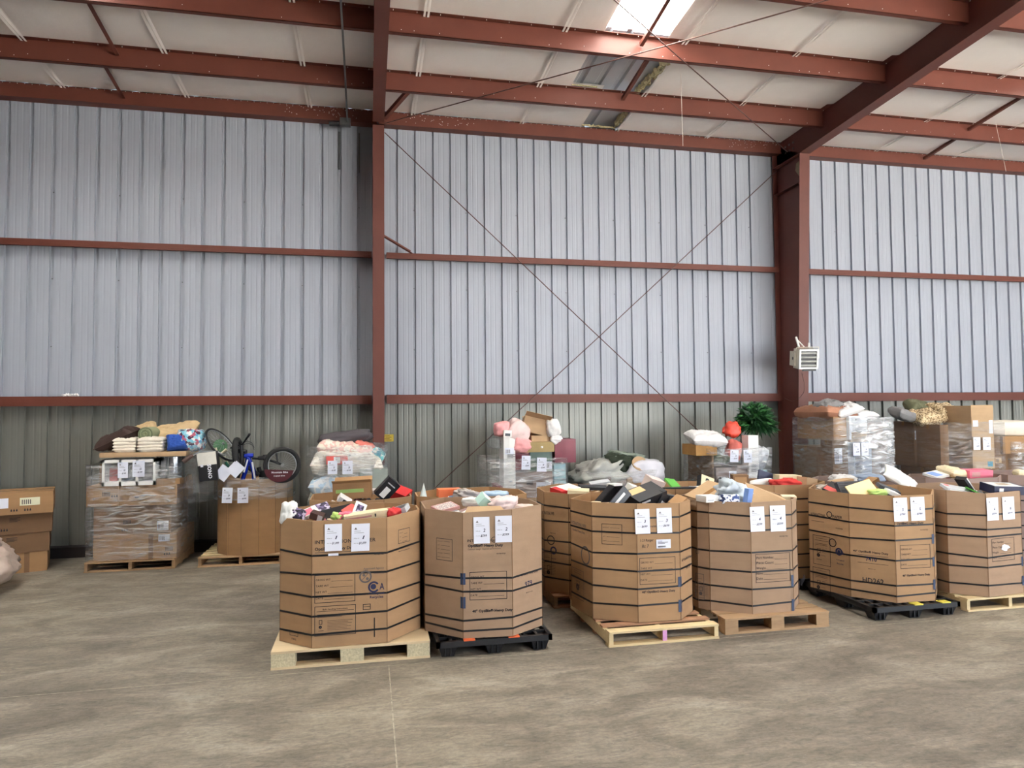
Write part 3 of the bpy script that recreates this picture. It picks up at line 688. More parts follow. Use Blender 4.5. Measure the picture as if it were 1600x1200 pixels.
def octabin(label, V, z0, z1, m, straps=(), facets=None, wig=.006, liner=None, smat=None, name='cardboard_bin'):
    org = Vector((sum(p[0] for p in V)/len(V), sum(p[1] for p in V)/len(V), z0))
    t = thing(name, label, 'bin', loc=org)
    V = [Vector((p[0]-org.x, p[1]-org.y, 0)) for p in V]; n = len(V)
    rnd = random.Random(label); H = z1-z0
    top = [v*(1+rnd.uniform(-.6, .3)*wig/ .6)+Vector((0, 0, H+rnd.uniform(-.012, .012))) for v in V]
    th = .014
    g = G(); rings = []
    def ring(f, sc): return [Vector((v.x*(1-f)+tp.x*f, v.y*(1-f)+tp.y*f, tp.z*f))*1 for v, tp in zip(V, top)]
    nz_ = 6; outer = [ring(k/nz_, 1) for k in range(nz_+1)]
    inner = [[Vector((p.x*(1-th/.55), p.y*(1-th/.55), p.z)) for p in r] for r in outer]
    vs = [p for r in outer for p in r]+[p for r in inner for p in r]; o2 = n*(nz_+1); fs = []
    for k in range(nz_):
        for i in range(n):
            a = k*n+i; b = k*n+(i+1) % n
            fs += [(b, a, a+n, b+n), (o2+a, o2+b, o2+b+n, o2+a+n)]
    for i in range(n): a = nz_*n+i; b = nz_*n+(i+1) % n; fs.append((a, o2+a, o2+b, b))
    g.add(vs, fs, 0); g.add([p+Vector((0, 0, .01)) for p in V], [tuple(range(n))], 0)
    g.build('bin_wall', m, t)
    g = G()   # scored fold lines at the corners
    for i in range(n):
        a, b = V[i]*1.0015, top[i]*1.0015; g.beam(a, (b.x, b.y, b.z-.005), .006, .003)
    g.build('corner_score', M_k4, t, kind='stuff')
    for z in straps:
        f = (z-z0)/H; g = G(); sc = 1.006; hh = .0085
        P = [Vector(((v.x*(1-f)+tp.x*f)*sc, (v.y*(1-f)+tp.y*f)*sc, 0)) for v, tp in zip(V, top)]
        zz = [z-z0+rnd.uniform(-.012, .012) for _ in P]
        vs = [(p.x, p.y, q+s*hh) for s in (-1, 1) for p, q in zip(P, zz)]+[(p.x*.997, p.y*.997, q+s*hh) for s in (-1, 1) for p, q in zip(P, zz)]
        fs = []
        for i in range(n):
            j = (i+1) % n; fs += [(i, j, n+j, n+i), (2*n+i, 3*n+i, 3*n+j, 2*n+j), (n+i, n+j, 3*n+j, 3*n+i), (i, 2*n+i, 2*n+j, j)]
        g.add(vs, fs); g.build('strap', smat or M_strap, t)
    return t, org, top
def tapes(t, org, V, i, pts):
    """blue tape bridging corner i between facets i-1 and i"""
    for (x0, y0, x1, y1) in pts:
        Fa, Fb = Facet(V[i-1], V[i]), Facet(V[i], V[(i+1) % len(V)]); fa, fb = Fa.fr(org), Fb.fr(org)
        _, z1 = Fa.uv((x0+x1)/2, y0); _, z0 = Fa.uv((x0+x1)/2, y1); g = G()
        g.quad(fa(Fa.w-.025, z0, .003), fa(Fa.w, z0, .003), fa(Fa.w, z1, .003), fa(Fa.w-.025, z1, .003)); g.quad(fb(0, z0, .003), fb(.022, z0, .003), fb(.022, z1, .003), fb(0, z1, .003))
        g.build('blue_tape_patch', M_blue, t)
def zs(V, i, px, ys): F = Facet(V[i], V[i+1]); return [F.uv(px, y)[1] for y in ys]
def prints(t, org, V, i, ops, m=None, name='printed_text'):
    g = G(); print_ops(g, Facet(V[i], V[(i+1) % len(V)]), org, ops); g.build(name, m or M_ink, t, kind='stuff')
# contents: packed goods filling a bin
HEAPM = [M_white, mat('goods_cream', (216, 200, 172)), mat('goods_pink', (206, 120, 128)), mat('goods_grey', (138, 138, 142)), M_k3, mat('goods_black', (36, 34, 38), .5), mat('goods_rose', (186, 154, 150)), mat('goods_blue', (110, 138, 178))]
def heap(V, ztop, z0, label, cols, seed):
    r = random.Random(seed); cx = sum(p[0] for p in V)/8; cy_ = sum(p[1] for p in V)/8; g = G()
    P = [((p[0]-cx)*.93, (p[1]-cy_)*.93) for p in V]
    g.prism(P, .02, ztop-z0-.13, 4)
    for k in range(120):
        a = r.uniform(0, 2*math.pi); q = math.sqrt(r.random())*.70; x = .42*q*math.cos(a); y = .34*q*math.sin(a)
        d = (r.uniform(.08, .24), r.uniform(.06, .18), r.uniform(.03, .1))
        g.box((x, y, ztop-z0-.11+r.uniform(-.03, .05)), d, Euler((r.uniform(-.5, .5), r.uniform(-.5, .5), r.uniform(0, 3))).to_matrix(), r.choice(cols))
    g.build('packed_goods', HEAPM, label=label, cat='goods', kind='stuff', loc=(cx, cy_, z0))
# ---- front row
B1 = [(-.76, 6.92), (-.76, 6.42), (-.47, 6.155), (.16, 6.155), (.47, 6.5), (.47, 6.9), (.17, 7.13), (-.47, 7.13)]
t, o, _ = octabin('leftmost front bin with five black straps and two sheets marked 1', B1, .155, 1.235, M_k1, zs(B1, 2, 545, (864.5, 896.5, 931, 958.5, 988)))
prints(t, o, B1, 2, [('h', 'INTERNATIONAL PAPER', 492, 850, 587, 5.5), ('t', 'OptiBin® Heavy Duty', 492, 860.5, 556, .03), ('l', 492, 864, 550, 864), ('t', 'PATENTED', 585, 867, 600, .02)]+form(491.5, 899, 555, 943, WT)+handling(491.5, 948, 556, 994.5)+[('f', 567, 944, 579, 953), ('l', 568, 948, 578, 948), ('s', 585, 965, 585, 995)])
ca, cb = cert(571, 901); prints(t, o, B1, 2, ca, M_inkg, 'printed_emblem'); prints(t, o, B1, 2, cb, M_inkb, 'printed_emblem')
prints(t, o, B1, 3, form(622, 828, 640, 850, ['PRODUCT', 'LOT', 'QTY'])+[('l', 622, 862, 640, 862)])
prints(t, o, B1, 1, [('f', 453, 986, 466, 992), ('t', 'FIBRE', 456, 999, 463)])
F = Facet(B1[2], B1[3]); sheet_part(F, o, t, (507.5, 819), (534.5, 861.5), 1, '$1,099', .0); sheet_part(F, o, t, (549.5, 818.5), (578, 861.5), 1, '$1,099', -.02)
fr = F.fr(o); u, v = F.uv(513, 866); G().quad(fr(u, v-.012, .012), fr(u+.085, v-.012, .012), fr(u+.085, v+.008, .012), fr(u, v+.008, .012)).build('sticker', M_paper, t)
heap(B1, 1.18, .155, 'jumbled boxed goods filling the leftmost front bin', [0, 1, 2, 2, 3, 5, 6], 1)
B2 = [(.50, 6.85), (.51, 6.42), (.82, 6.12), (1.26, 6.085), (1.59, 6.32), (1.6, 6.8), (1.42, 7.12), (.76, 7.14)]
t, o, top2 = octabin('second front bin from left, sheets marked 2, straps only on its lower half', B2, .15, 1.26, M_k2, zs(B2, 2, 765, (903, 923, 967, 983)))
prints(t, o, B2, 2, [('h', 'INTERNATIONAL PAPER', 730, 847, 799, 4), ('c', 772, 843, 4.5, .8), ('t', 'OptiBin® Heavy Duty', 731, 855, 786, .035), ('t', 'Optimal design. Optimal performance.', 731, 859.5, 783, .0), ('t', 'PATENTED', 776, 866, 790, .01), ('t', '40" OptiBin® Heavy Duty', 738, 957, 801, .035)]+form(733.5, 894, 792, 938, WT))
prints(t, o, B2, 1, form(682, 840, 707, 874, ['PRODUCT', 'LOT', 'QTY', 'CHECKED', 'DATE']))
prints(t, o, B2, 3, [('t', '40" OptiBin® Heavy Duty', 808, 902, 840, .01), ('l', 812, 919, 836, 919), ('t', 'MADE IN USA', 822, 927, 832)])
prints(t, o, B2, 3, [('h', '979', 820, 917, 831, 8)], M_inkb, 'printed_number')
F = Facet(B2[2], B2[3]); sheet_part(F, o, t, (739.5, 808), (764.5, 849.5), 2, '$599', .015); sheet_part(F, o, t, (773.5, 806), (799.5, 847.5), 2, '$599', .0)
tapes(t, o, B2, 2, [(722, 896, 729, 914), (722, 933, 730, 951)])
g = G(); a, b = Vector((B2[2][0]+.015, B2[2][1]+.03, 1.22))-o, Vector((B2[3][0]-.02, B2[3][1]+.02, 1.22))-o   # front flap folded inwards, its pale inner face up
g.add([a, b, b+Vector((-.05, .17, .05)), a+Vector((.06, .17, .05)), a+Vector((0, 0, .008)), b+Vector((0, 0, .008)), b+Vector((-.05, .17, .058)), a+Vector((.06, .17, .058))], [(3, 2, 1, 0), (4, 5, 6, 7), (0, 1, 5, 4), (2, 3, 7, 6), (0, 4, 7, 3), (1, 2, 6, 5)])
g.build('folded_flap', M_k5, t)
heap(B2, 1.2, .15, 'pale wrapped goods and papers filling the second front bin', [0, 0, 1, 6, 6, 3, 0], 2)
B3 = [(2.05, 6.90), (2.13, 6.45), (2.50, 6.22), (2.93, 6.21), (3.17, 6.45), (3.15, 6.93), (2.93, 7.18), (2.36, 7.22)]
t, o, _ = octabin('third front bin, six straps, sheets marked 3 beside a small shipping label', B3, .14, 1.25, M_k1, zs(B3, 2, 1040, (809, 833, 864.5, 891, 917, 944)))
prints(t, o, B3, 1, form(940, 818, 972, 850, ['PRODUCT', 'LOT', 'QTY', 'DATE']))
prints(t, o, B3, 2, form(999, 872, 1055, 914, WT)+[('t', '40" OptiBin® Heavy Duty', 1003, 927, 1055, .03), ('t', 'PAPER', 1016, 824, 1026, .02)])
prints(t, o, B3, 2, [('h', '1-23 Ranger', 1000, 846.5, 1021, 4, .2)], M_ink, 'handwriting')
prints(t, o, B3, 2, [('h', 'Rt 7', 1003, 856, 1014, 5, .2)], M_ink, 'handwriting')
prints(t, o, B3, 0, [('h', 'INTERNATIONAL PAPER', 893.5, 818, 916, 5), ('t', 'OptiBin® Heavy Duty', 895, 828, 914, .03), ('c', 915, 868, 7, .8)]+handling(894, 885, 912, 930), M_inkg)
prints(t, o, B3, 3, [('t', '40" OptiBin® Heavy', 1065, 878, 1081, .02), ('h', '979', 1071, 890, 1078, 6)])
F = Facet(B3[2], B3[3]); sheet_part(F, o, t, (991, 795.5), (1014, 834.5), 3, '$699', .03); sheet_part(F, o, t, (1025, 794), (1048.5, 833), 3, '$699', .02)
fr = F.fr(o)
def slabel(F, fr, t, x0, y0, x1, y1, name='shipping_label'):
    (u0, v1), (u1, _), (_, v0) = F.uv(x0, y0), F.uv(x1, y0), F.uv(x0, y1)
    s = G().quad(fr(u0, v0, .004), fr(u1, v0, .004), fr(u1, v1, .004), fr(u0, v1, .004)).build(name, M_paper, t); g = G(); W, H = u1-u0, v1-v0
    for k in range(12): g.quad(*[fr(u0+W*(.12+a+k*.045), v0+H*b, .0055) for a, b in ((0, .1), (.025, .1), (.025, .3), (0, .3))])
    for k, e in ((.5, .6), (.65, .8), (.8, .4)): g.quad(*[fr(u0+W*a, v0+H*b, .0055) for a, b in ((.1, k), (e, k), (e, k+.05), (.1, k+.05))])
    g.build('bar_code', M_ink, s)
slabel(F, fr, t, 1025, 843, 1047.5, 857)
tapes(t, o, B3, 3, [(1058, 901, 1064, 917), (1059, 937, 1066, 956)])
heap(B3, 1.19, .14, 'black and white boxed goods filling the third front bin', [5, 5, 0, 4, 3], 3)
B4 = [(3.19, 6.82), (3.25, 6.53), (3.32, 6.41), (3.67, 6.18), (4.13, 6.18), (4.34, 6.42), (4.32, 6.95), (3.95, 7.12), (3.42, 7.12)]
B4 = [(3.20, 6.85), (3.26, 6.50), (3.34, 6.40), (3.67, 6.185), (4.12, 6.185), (4.34, 6.43), (4.32, 6.93), (3.5, 7.12)]
t, o, _ = octabin('fourth front bin, mauve-brown, six straps, on the weathered block pallet', B4, .15, 1.235, M_k2, zs(B4, 3, 1200, (804, 828, 861.5, 893, 919, 944)))
prints(t, o, B4, 3, form(1180, 866, 1234, 911, ['Part Number', 'Piece Count', 'Weight', 'Name', 'Date'])+[('t', 'PATENTED', 1218, 839, 1231)])
prints(t, o, B4, 1, [('c', 1089.5, 862, 3, .8)]+handling(1086, 895, 1100, 935), M_inkg)
prints(t, o, B4, 4, [('t', '40" OptiBin', 1247, 922, 1258, .02)])
F = Facet(B4[3], B4[4]); sheet_part(F, o, t, (1170.5, 792), (1193, 831), 4, '$599', .03); sheet_part(F, o, t, (1202, 790), (1226, 830.6), 4, '$599', .02)
tapes(t, o, B4, 4, [(1237, 898, 1242.5, 916), (1239, 935.6, 1246, 954)])
heap(B4, 1.17, .15, 'mixed boxed goods filling the fourth front bin', [0, 1, 3, 4, 7, 4], 4)
B5 = [(4.88, 7.0), (5.04, 6.54), (5.33, 6.22), (5.78, 6.205), (6.08, 6.5), (6.06, 7.0), (5.8, 7.3), (5.16, 7.3)]
t, o, _ = octabin('wide fifth front bin with HD262 printed large on its front', B5, .14, 1.24, M_k1, zs(B5, 2, 1425, (796.5, 819, 844, 874, 914, 930)))
prints(t, o, B5, 0, [('h', 'INTERNATIONAL', 1267, 805, 1290, 4.5), ('c', 1296, 804, 4.5, .75), ('h', 'PAPER', 1301, 809, 1316, 4.5), ('l', 1268, 813, 1288, 813), ('t', 'PATENTED', 1306, 826, 1317), ('c', 1301, 848, 6, .8)]+handling(1270, 835, 1297, 880)+handling(1270, 885, 1297, 925))
prints(t, o, B5, 0, [('c', 1311, 862, 5.5, .6), ('c', 1311, 862, 2.5, 0), ('h', 'A', 1315, 867, 1319, 6), ('t', 'Corrugated', 1307, 875, 1319, .02), ('t', 'Recycles', 1308, 881, 1318, .02)], M_inkb, 'printed_emblem')
prints(t, o, B5, 1, [('t', '40" OptiBin® Heavy Duty', 1333, 861.5, 1388, .02), ('l', 1340, 866, 1388, 866), ('l', 1340, 878, 1388, 878), ('t', 'MADE IN USA', 1357, 889, 1368), ('h', 'HD262', 1348, 909.5, 1381, 8)])
prints(t, o, B5, 1, [('h', '7410', 1353, 876, 1370, 7)], M_inkb, 'printed_number')
prints(t, o, B5, 2, form(1406, 852, 1453, 889, WT)+[('t', '40" OptiBin® Heavy Duty', 1410, 901, 1453, .03), ('t', 'OptiBin® Heavy Duty', 1401, 820, 1443, .03), ('t', 'PATENTED', 1438, 829, 1450)])
F = Facet(B5[2], B5[3]); sheet_part(F, o, t, (1394.5, 778), (1416, 815), 5, '$799', .03); sheet_part(F, o, t, (1421, 776.7), (1443, 814), 5, '$799', .03)
tapes(t, o, B5, 3, [(1454, 834.5, 1458, 849.6), (1457, 870, 1461.6, 885), (1460.5, 905, 1465, 921)])
heap(B5, 1.19, .14, 'mixed envelopes and boxed goods filling the wide fifth front bin', [5, 3, 1, 0, 4], 5)
B6 = [(6.12, 6.9), (6.16, 6.42), (6.42, 6.18), (6.93, 6.24), (7.2, 6.5), (7.2, 6.95), (6.9, 7.2), (6.4, 7.2)]
t, o, _ = octabin('rightmost front bin with a torn white patch on its printed form', B6, .14, 1.24, M_k2, zs(B6, 1, 1520, (804, 827, 837, 869, 886, 913)))
prints(t, o, B6, 2, form(1549, 842, 1584, 878, ['Part Number', 'Piece Count', 'Weight', 'Name']))
F = Facet(B6[2], B6[3]); sheet_part(F, o, t, (1540, 778), (1558, 814), 6, '$599', .02); sheet_part(F, o, t, (1564.5, 776.7), (1583, 812.5), 6, '$599', .02)
fr = F.fr(o); u, v = F.uv(1570, 856); g = G(); n = 11
rr_ = [random.uniform(.035, .075) for _ in range(n)]; g.add([fr(u+rr_[i]*math.cos(i*2*math.pi/n), v+.6*rr_[i]*math.sin(i*2*math.pi/n), .003) for i in range(n)], [tuple(range(n))]); g.build('torn_patch', M_paper, t)
tapes(t, o, B6, 3, [(1590, 870, 1594, 885), (1592, 900, 1596, 915)])
heap(B6, 1.18, .14, 'flat boxed goods filling the rightmost front bin', [0, 3, 5, 4, 0], 6)
# ---- second row
def gen(x0, x1, y0=7.27, y1=8.25, c=.3): return [(x0, y1-c*.9), (x0, y0+c*.8), (x0+c, y0), (x1-c, y0), (x1, y0+c*.8), (x1, y1-c*.9), (x1-c, y1), (x0+c, y1)]
ZS = (.27, .43, .60, .77, .93, 1.07)
B7 = gen(-.60, .46); B8 = gen(.51, 1.72, 7.25, 8.15); B9 = [(1.95, 7.95), (1.94, 7.58), (2.15, 7.32), (2.62, 7.27), (3.0, 7.52), (3.02, 7.95), (2.7, 8.25), (2.28, 8.25)]
B10 = gen(3.08, 4.3, 7.25, 8.2); B11 = [(4.42, 8.0), (4.42, 7.55), (4.68, 7.36), (5.2, 7.36), (5.5, 7.55), (5.5, 8.0), (5.2, 8.25), (4.72, 8.25)]
B12 = gen(5.6, 6.75, 7.36, 8.25); B13 = gen(6.98, 8.15, 7.36, 8.2); B14 = gen(8.25, 9.4, 7.36, 8.2)
rear = [(B7, 'second-row bin behind the leftmost front bin, holding an opened carton', M_k1, [0, 5, 4, 2]),
 (B8, 'second-row bin behind the bin marked 2, with orange and clear-bagged goods', M_k3, [0, 1, 3, 7]),
 (B9, 'second-row bin left of the bin marked 3, with a red box on top', M_k1, [0, 0, 1, 5, 3]),
 (B10, 'second-row bin behind the third and fourth front bins', M_k1, [5, 0, 4, 3]),
 (B11, 'second-row bin with red cloth on top, seen between fourth and fifth front bins', M_k1, [0, 5, 4]),
 (B12, 'second-row bin behind the wide HD262 bin', M_k6, [3, 7, 0, 4]),
 (B13, 'second-row bin behind the rightmost front bin, with a pink box on top', M_k6, [0, 1, 2, 4]),
 (B14, 'second-row bin at the very right edge, mostly hidden', M_k6, [1, 4, 0])]
RT = []
for k, (V, lab, m, cols) in enumerate(rear):
    t, o, tp_ = octabin(lab, V, .135, 1.245, m, zs(V, 2, 880, (793, 817, 848, 866, 884, 909)) if V is B9 else ZS); RT.append((t, o))
    if V is not B11 or True: heap(V, 1.19, .135, 'packed goods filling the ' + lab.replace(', holding an opened carton', '').replace(', with orange and clear-bagged goods', '').replace(', with a red box on top', '').replace(' with red cloth on top,', '').replace(', with a pink box on top', ''), cols, 20+k)
t, o = RT[2]
prints(t, o, B9, 1, [('h', 'INTERNATIONAL PAPER', 847, 803, 866, 5), ('t', 'OptiBin® Heavy', 848, 812, 862, .03), ('c', 861, 844, 6, .8), ('t', 'Approved', 860, 833, 868)]+handling(848, 862, 862, 895))
prints(t, o, B9, 1, [('c', 865, 860, 5, .6), ('t', 'Recycles', 862, 873, 869, .02)], M_inkb, 'printed_emblem')

# ================================================================ GOODS LYING IN THE BINS
import mathutils.noise as mnoise
def col(n, c, rough=.55, **k): return mat('goods_'+n, c, rough, 0, k.pop('var', .04), **k)
M_bagc = film_mat('clear_poly_bag', fac=.45, rough=.15, bscale=10)
M_film = film_mat('stretch_film', fac=.17, rough=.22, bscale=2.2, stretch=(1, 1, 7))
M_filmb = film_mat('stretch_film_sheen', fac=.62, rough=.25, bscale=2.4, stretch=(1, 1, 4))  # denser, whiter film mix that puts a bright sheen into the material
M_filmd = film_mat('stretch_film_dense', fac=.33, rough=.2, bscale=3.0, stretch=(1, 1, 5))
def place(px, py, z): p = Zp(px, py, z); return Vector(p)
def rot(e): return tuple(math.radians(a) for a in e)
def goodbox(name, label, cat, c, dims, e, m, accent=None, am=None, lid=None, group=None, tape=None):
    """box-shaped article; accent: list of (face, u0,v0,u1,v1) printed patches"""
    w_, d_, h_ = dims; g = G(); g.box((0, 0, 0), dims)
    o = g.build(name, m, label=label, cat=cat, group=group, loc=c, rot=rot(e))
    if lid: g = G(); g.box((0, 0, h_/2-.012), (w_+.006, d_+.006, .03)); g.build('lid', lid, o)
    if tape:
        g = G(); g.bb(-w_/2-.001, -.025, h_/2, w_/2+.001, .025, h_/2+.0015); g.bb(-.025, -d_/2-.0015, -h_/2, .025, -d_/2, h_/2) if tape == 2 else None; g.build('tape', M_tape, o)
    if accent:
        mats = am if isinstance(am, (list, tuple)) else [am]
        for i, (f, a, b, c_, e_) in enumerate(accent):
            g = G(); q = .0012
            if f == 'F': g.bb(-w_/2+a*w_, -d_/2-q, -h_/2+b*h_, -w_/2+c_*w_, -d_/2, -h_/2+e_*h_)
            elif f == 'T': g.bb(-w_/2+a*w_, -d_/2+b*d_, h_/2, -w_/2+c_*w_, -d_/2+e_*d_, h_/2+q)
            elif f == 'L': g.bb(-w_/2-q, -d_/2+a*d_, -h_/2+b*h_, -w_/2, -d_/2+c_*d_, -h_/2+e_*h_)
            elif f == 'R': g.bb(w_/2, -d_/2+a*d_, -h_/2+b*h_, w_/2+q, -d_/2+c_*d_, -h_/2+e_*h_)
            g.build('printed_panel', mats[i % len(mats)], o)
    return o
def blob(label, cat, name, c, dims, e, m, seed=0, rough=.18, freq=4., n=26, sharp=0., group=None, parent=None, sag=0.):
    r = random.Random(seed); of = Vector((r.uniform(-9, 9), r.uniform(-9, 9), r.uniform(-9, 9))); g = G(); n = 40
    def fn(u, v):
        a = u*2*math.pi; b = (v-.5)*math.pi; p = Vector((math.cos(b)*math.cos(a), math.cos(b)*math.sin(a), math.sin(b)))
        q = p*freq*.42+of
        k = mnoise.noise(q)*.9+(.9-2.2*abs(mnoise.noise(q*1.9)))*.45+(.5-1.6*abs(mnoise.noise(q*4.1)))*(.40 if sharp else .22)
        s = 1+rough*1.15*k
        # flatten towards a box so it reads as folded cloth or film, not a ball
        e = max(abs(p.x), abs(p.y), abs(p.z)); s *= (1/e)**.45
        return (p.x*s*dims[0]/2, p.y*s*dims[1]/2, p.z*s*dims[2]/2)
    g.grid(n, n//2, fn)
    return g.build(name, m, parent, label=label, cat=cat, group=group, loc=c, rot=rot(e))
def pillow(label, c, dims, e, m, name='pillow', seed=0, cat='pillow', parent=None, seam=None):
    r = random.Random(seed); p1, p2 = r.uniform(0, 6), r.uniform(0, 6); g = G(); W, Dp, T = dims
    for s in (1, -1):
        def fn(u, v, s=s):
            a, b = 2*u-1, 2*v-1; k = (max(0, 1-a**4)**.5)*(max(0, 1-b**4)**.5)
            q = Vector((a*1.6+p1, b*1.6+p2, s*3.)); wr = 1+.35*mnoise.noise(q)+.30*(.45-1.5*abs(mnoise.noise(q*2.3)))+.14*mnoise.noise(q*5)
            return (a*W/2*(1-.10*(1-abs(b)**2)*abs(a)**4), b*Dp/2*(1-.10*(1-abs(a)**2)*abs(b)**4), s*T/2*k**.8*wr)
        g.grid(26, 26, fn if s > 0 else (lambda u, v, f=fn: f(1-u, v)))
    o = g.build(name, m, parent, label=label, cat=cat, loc=c, rot=rot(e))
    if seam:
        g = G(); pts = []
        for k in range(41):
            t = k/40*4; q = int(t) % 4; f = t-int(t) if k < 40 else 0
            a, b = [(2*f-1, -1), (1, 2*f-1), (1-2*f, 1), (-1, 1-2*f)][q]
            pts.append((a*W/2*(1-.10*(1-abs(b)**2)*abs(a)**4), b*Dp/2*(1-.10*(1-abs(a)**2)*abs(b)**4), 0))
        g.tube(pts, .006, 5); g.build('piping', seam, o)
    return o
cream = col('cream_card', (222, 206, 170)); blk = col('black_card', (30, 30, 34), .4); dgr = col('dark_grey_card', (66, 68, 74), .45); lgr = col('light_grey_card', (188, 190, 194))
red = col('red_card', (200, 40, 42)); coral = col('coral_card', (218, 92, 84)); pink = col('pink_card', (218, 110, 132)); rose = col('rose_card', (190, 140, 136)); grn = col('green_card', (92, 170, 70)); lime = col('lime_film', (176, 204, 112), .35)
navy = col('navy_card', (32, 36, 66), .4); blu = col('blue_card', (124, 156, 214)); teal = col('teal_card', (178, 212, 202)); org = col('orange_card', (230, 116, 68)); tan = col('tan_board', (206, 172, 124)); yel = col('cream_envelope', (230, 206, 150))
purp = pattern_mat('purple_print', [(44, 38, 54), (120, 104, 140), (70, 60, 86), (186, 176, 196)], 38)
floral = pattern_mat('floral_cover_print', [(236, 232, 228), (196, 120, 150), (236, 230, 226), (120, 60, 100)], 16)
# bin 1
z = 1.20
goodbox('gift_box', 'purple-patterned lid box with black sides, tilted in the leftmost front bin', 'box', place(502, 797, 1.22), (.16, .13, .07), (24, -12, 20), blk, [('T', .02, .02, .98, .98)], purp)
goodbox('tray', 'long black tray leaning between boxes in the leftmost front bin', 'tray', place(530, 799, 1.22), (.30, .14, .02), (24, -8, 22), blk)
goodbox('small_carton', 'long cream box lying along the front edge, leftmost front bin', 'box', place(561, 806, 1.21), (.27, .10, .055), (8, -6, 6), cream, [('F', .05, .3, .9, .6)], rose)
goodbox('small_carton', 'short cream box with a small dark stamp, right half of the leftmost front bin', 'box', place(596, 802, 1.22), (.17, .10, .07), (4, -3, 3), cream, [('F', .08, .3, .2, .7)], blk)
goodbox('picture_card', 'white card with a dark purple flower picture standing in the leftmost front bin', 'card', place(562, 795, 1.26), (.11, .012, .12), (-22, 26, 12), M_white, [('F', .2, .2, .8, .8)], purp)
goodbox('small_carton', 'coral pink box under the flower card, leftmost front bin', 'box', place(548, 800, 1.23), (.13, .11, .07), (18, -22, 40), coral)
blob('bright pink crumpled bag near the front edge of the leftmost front bin', 'bag', 'crumpled_bag', place(541, 807, 1.20), (.17, .12, .08), (0, 0, 10), pink, 3, .3, 5)
blob('lime and cream crumpled wrapper in the leftmost front bin', 'bag', 'crumpled_bag', place(528, 808, 1.20), (.11, .10, .07), (0, 20, 0), lime, 5, .3, 5)
blob('red crumpled bag at the right end of the leftmost front bin', 'bag', 'crumpled_bag', place(615, 803, 1.21), (.13, .13, .10), (0, 0, 0), red, 6, .3, 5)
goodbox('small_carton', 'grey box with white edge at the right end of the leftmost front bin', 'box', place(624, 797, 1.23), (.17, .12, .05), (14, -18, -24), lgr, [('T', .1, .1, .9, .9)], dgr)
goodbox('small_carton', 'pink and white carton leaning at the left end of the leftmost front bin', 'box', place(484, 801, 1.22), (.15, .10, .04), (28, -20, 22), M_white, [('T', .1, .1, .7, .9)], pink)
goodbox('drink_carton', 'dark brown carton with grey end in the leftmost front bin', 'box', place(496, 806, 1.21), (.12, .09, .06), (10, 18, -10), mat('dark_brown_card', (70, 48, 44), .5), [('F', .6, .05, .98, .95)], lgr)
g = blob('crumpled white plastic bag poking over the left rim of the leftmost front bin', 'bag', 'crumpled_bag', Vector((-.69, 6.46, 1.26)), (.13, .16, .19), (0, 8, 0), mat('white_film_bag', (226, 226, 222), .3), 8, .25, 5, sharp=1)
blob('small purple patterned pouch beside the white bag, left rim of the leftmost front bin', 'pouch', 'pouch', Vector((-.61, 6.43, 1.235)), (.12, .10, .12), (0, 10, 0), purp, 9, .3, 5)
# bin 2
goodbox('newspaper_bundle', 'bundle of grey-pink newspapers slanting in the second front bin', 'newspaper', place(696, 793, 1.24), (.22, .17, .03), (10, -8, 24), rose, [('T', .06, .1, .94, .9)], pattern_mat('news_print', [(206, 190, 184), (150, 140, 140), (214, 200, 194)], 50, kind='NOISE'))
goodbox('gift_carton', 'pale teal gift carton tilted up above the rim of the second front bin', 'box', place(759, 785, 1.27), (.16, .13, .10), (24, 38, 20), teal, [('F', .08, .08, .92, .92), ('T', .05, .05, .95, .95)], [teal, M_white])
blob('clear bag with pinkish cloth behind the teal carton, second front bin', 'bag', 'poly_bag', place(786, 789, 1.25), (.26, .20, .14), (0, 0, 20), mat('pink_white_cloth', (216, 194, 190), .5), 12, .35, 5, sharp=1)
blob('white wrapped parcel at the back of the second front bin', 'parcel', 'wrapped_parcel', place(738, 784, 1.25), (.20, .16, .08), (0, 0, -12), M_white, 13, .2, 4)
blob('flat white bag at the right rim of the second front bin', 'bag', 'crumpled_bag', place(812, 793, 1.22), (.26, .18, .06), (0, 0, -15), mat('blush_film', (222, 200, 190), .4), 14, .25, 4)
# bin 3
def openbox(label, c, dims, e, m, stripe=None):
    w_, d_, h_ = dims; t = thing('opened_carton', label, 'box', loc=c); t.rotation_euler = rot(e); th = .006
    g = G(); g.bb(-w_/2, -d_/2, -h_/2, w_/2, d_/2, -h_/2+th); g.bb(-w_/2, -d_/2, -h_/2, -w_/2+th, d_/2, h_/2); g.bb(w_/2-th, -d_/2, -h_/2, w_/2, d_/2, h_/2); g.bb(-w_/2, -d_/2, -h_/2, w_/2, -d_/2+th, h_/2); g.bb(-w_/2, d_/2-th, -h_/2, w_/2, d_/2, h_/2)
    g.build('carton_body', m, t)
    for s in (-1, 1):
        g = G(); a = Vector((-w_/2, s*d_/2, h_/2)); g.add([a, a+Vector((w_, 0, 0)), a+Vector((w_, s*d_*.42, h_*.20)), a+Vector((0, s*d_*.42, h_*.20)), a+Vector((0, 0, .004)), a+Vector((w_, 0, .004)), a+Vector((w_, s*d_*.42, h_*.20+.004)), a+Vector((0, s*d_*.42, h_*.20+.004))], [(0, 1, 2, 3), (7, 6, 5, 4), (0, 4, 5, 1), (1, 5, 6, 2), (2, 6, 7, 3), (3, 7, 4, 0)]); g.build('flap', m, t)
    if stripe: G().bb(-w_*.42, -d_/2-.0015, -h_*.1, w_*.3, -d_/2, h_*.12).build('printed_panel', stripe, t)
    return t
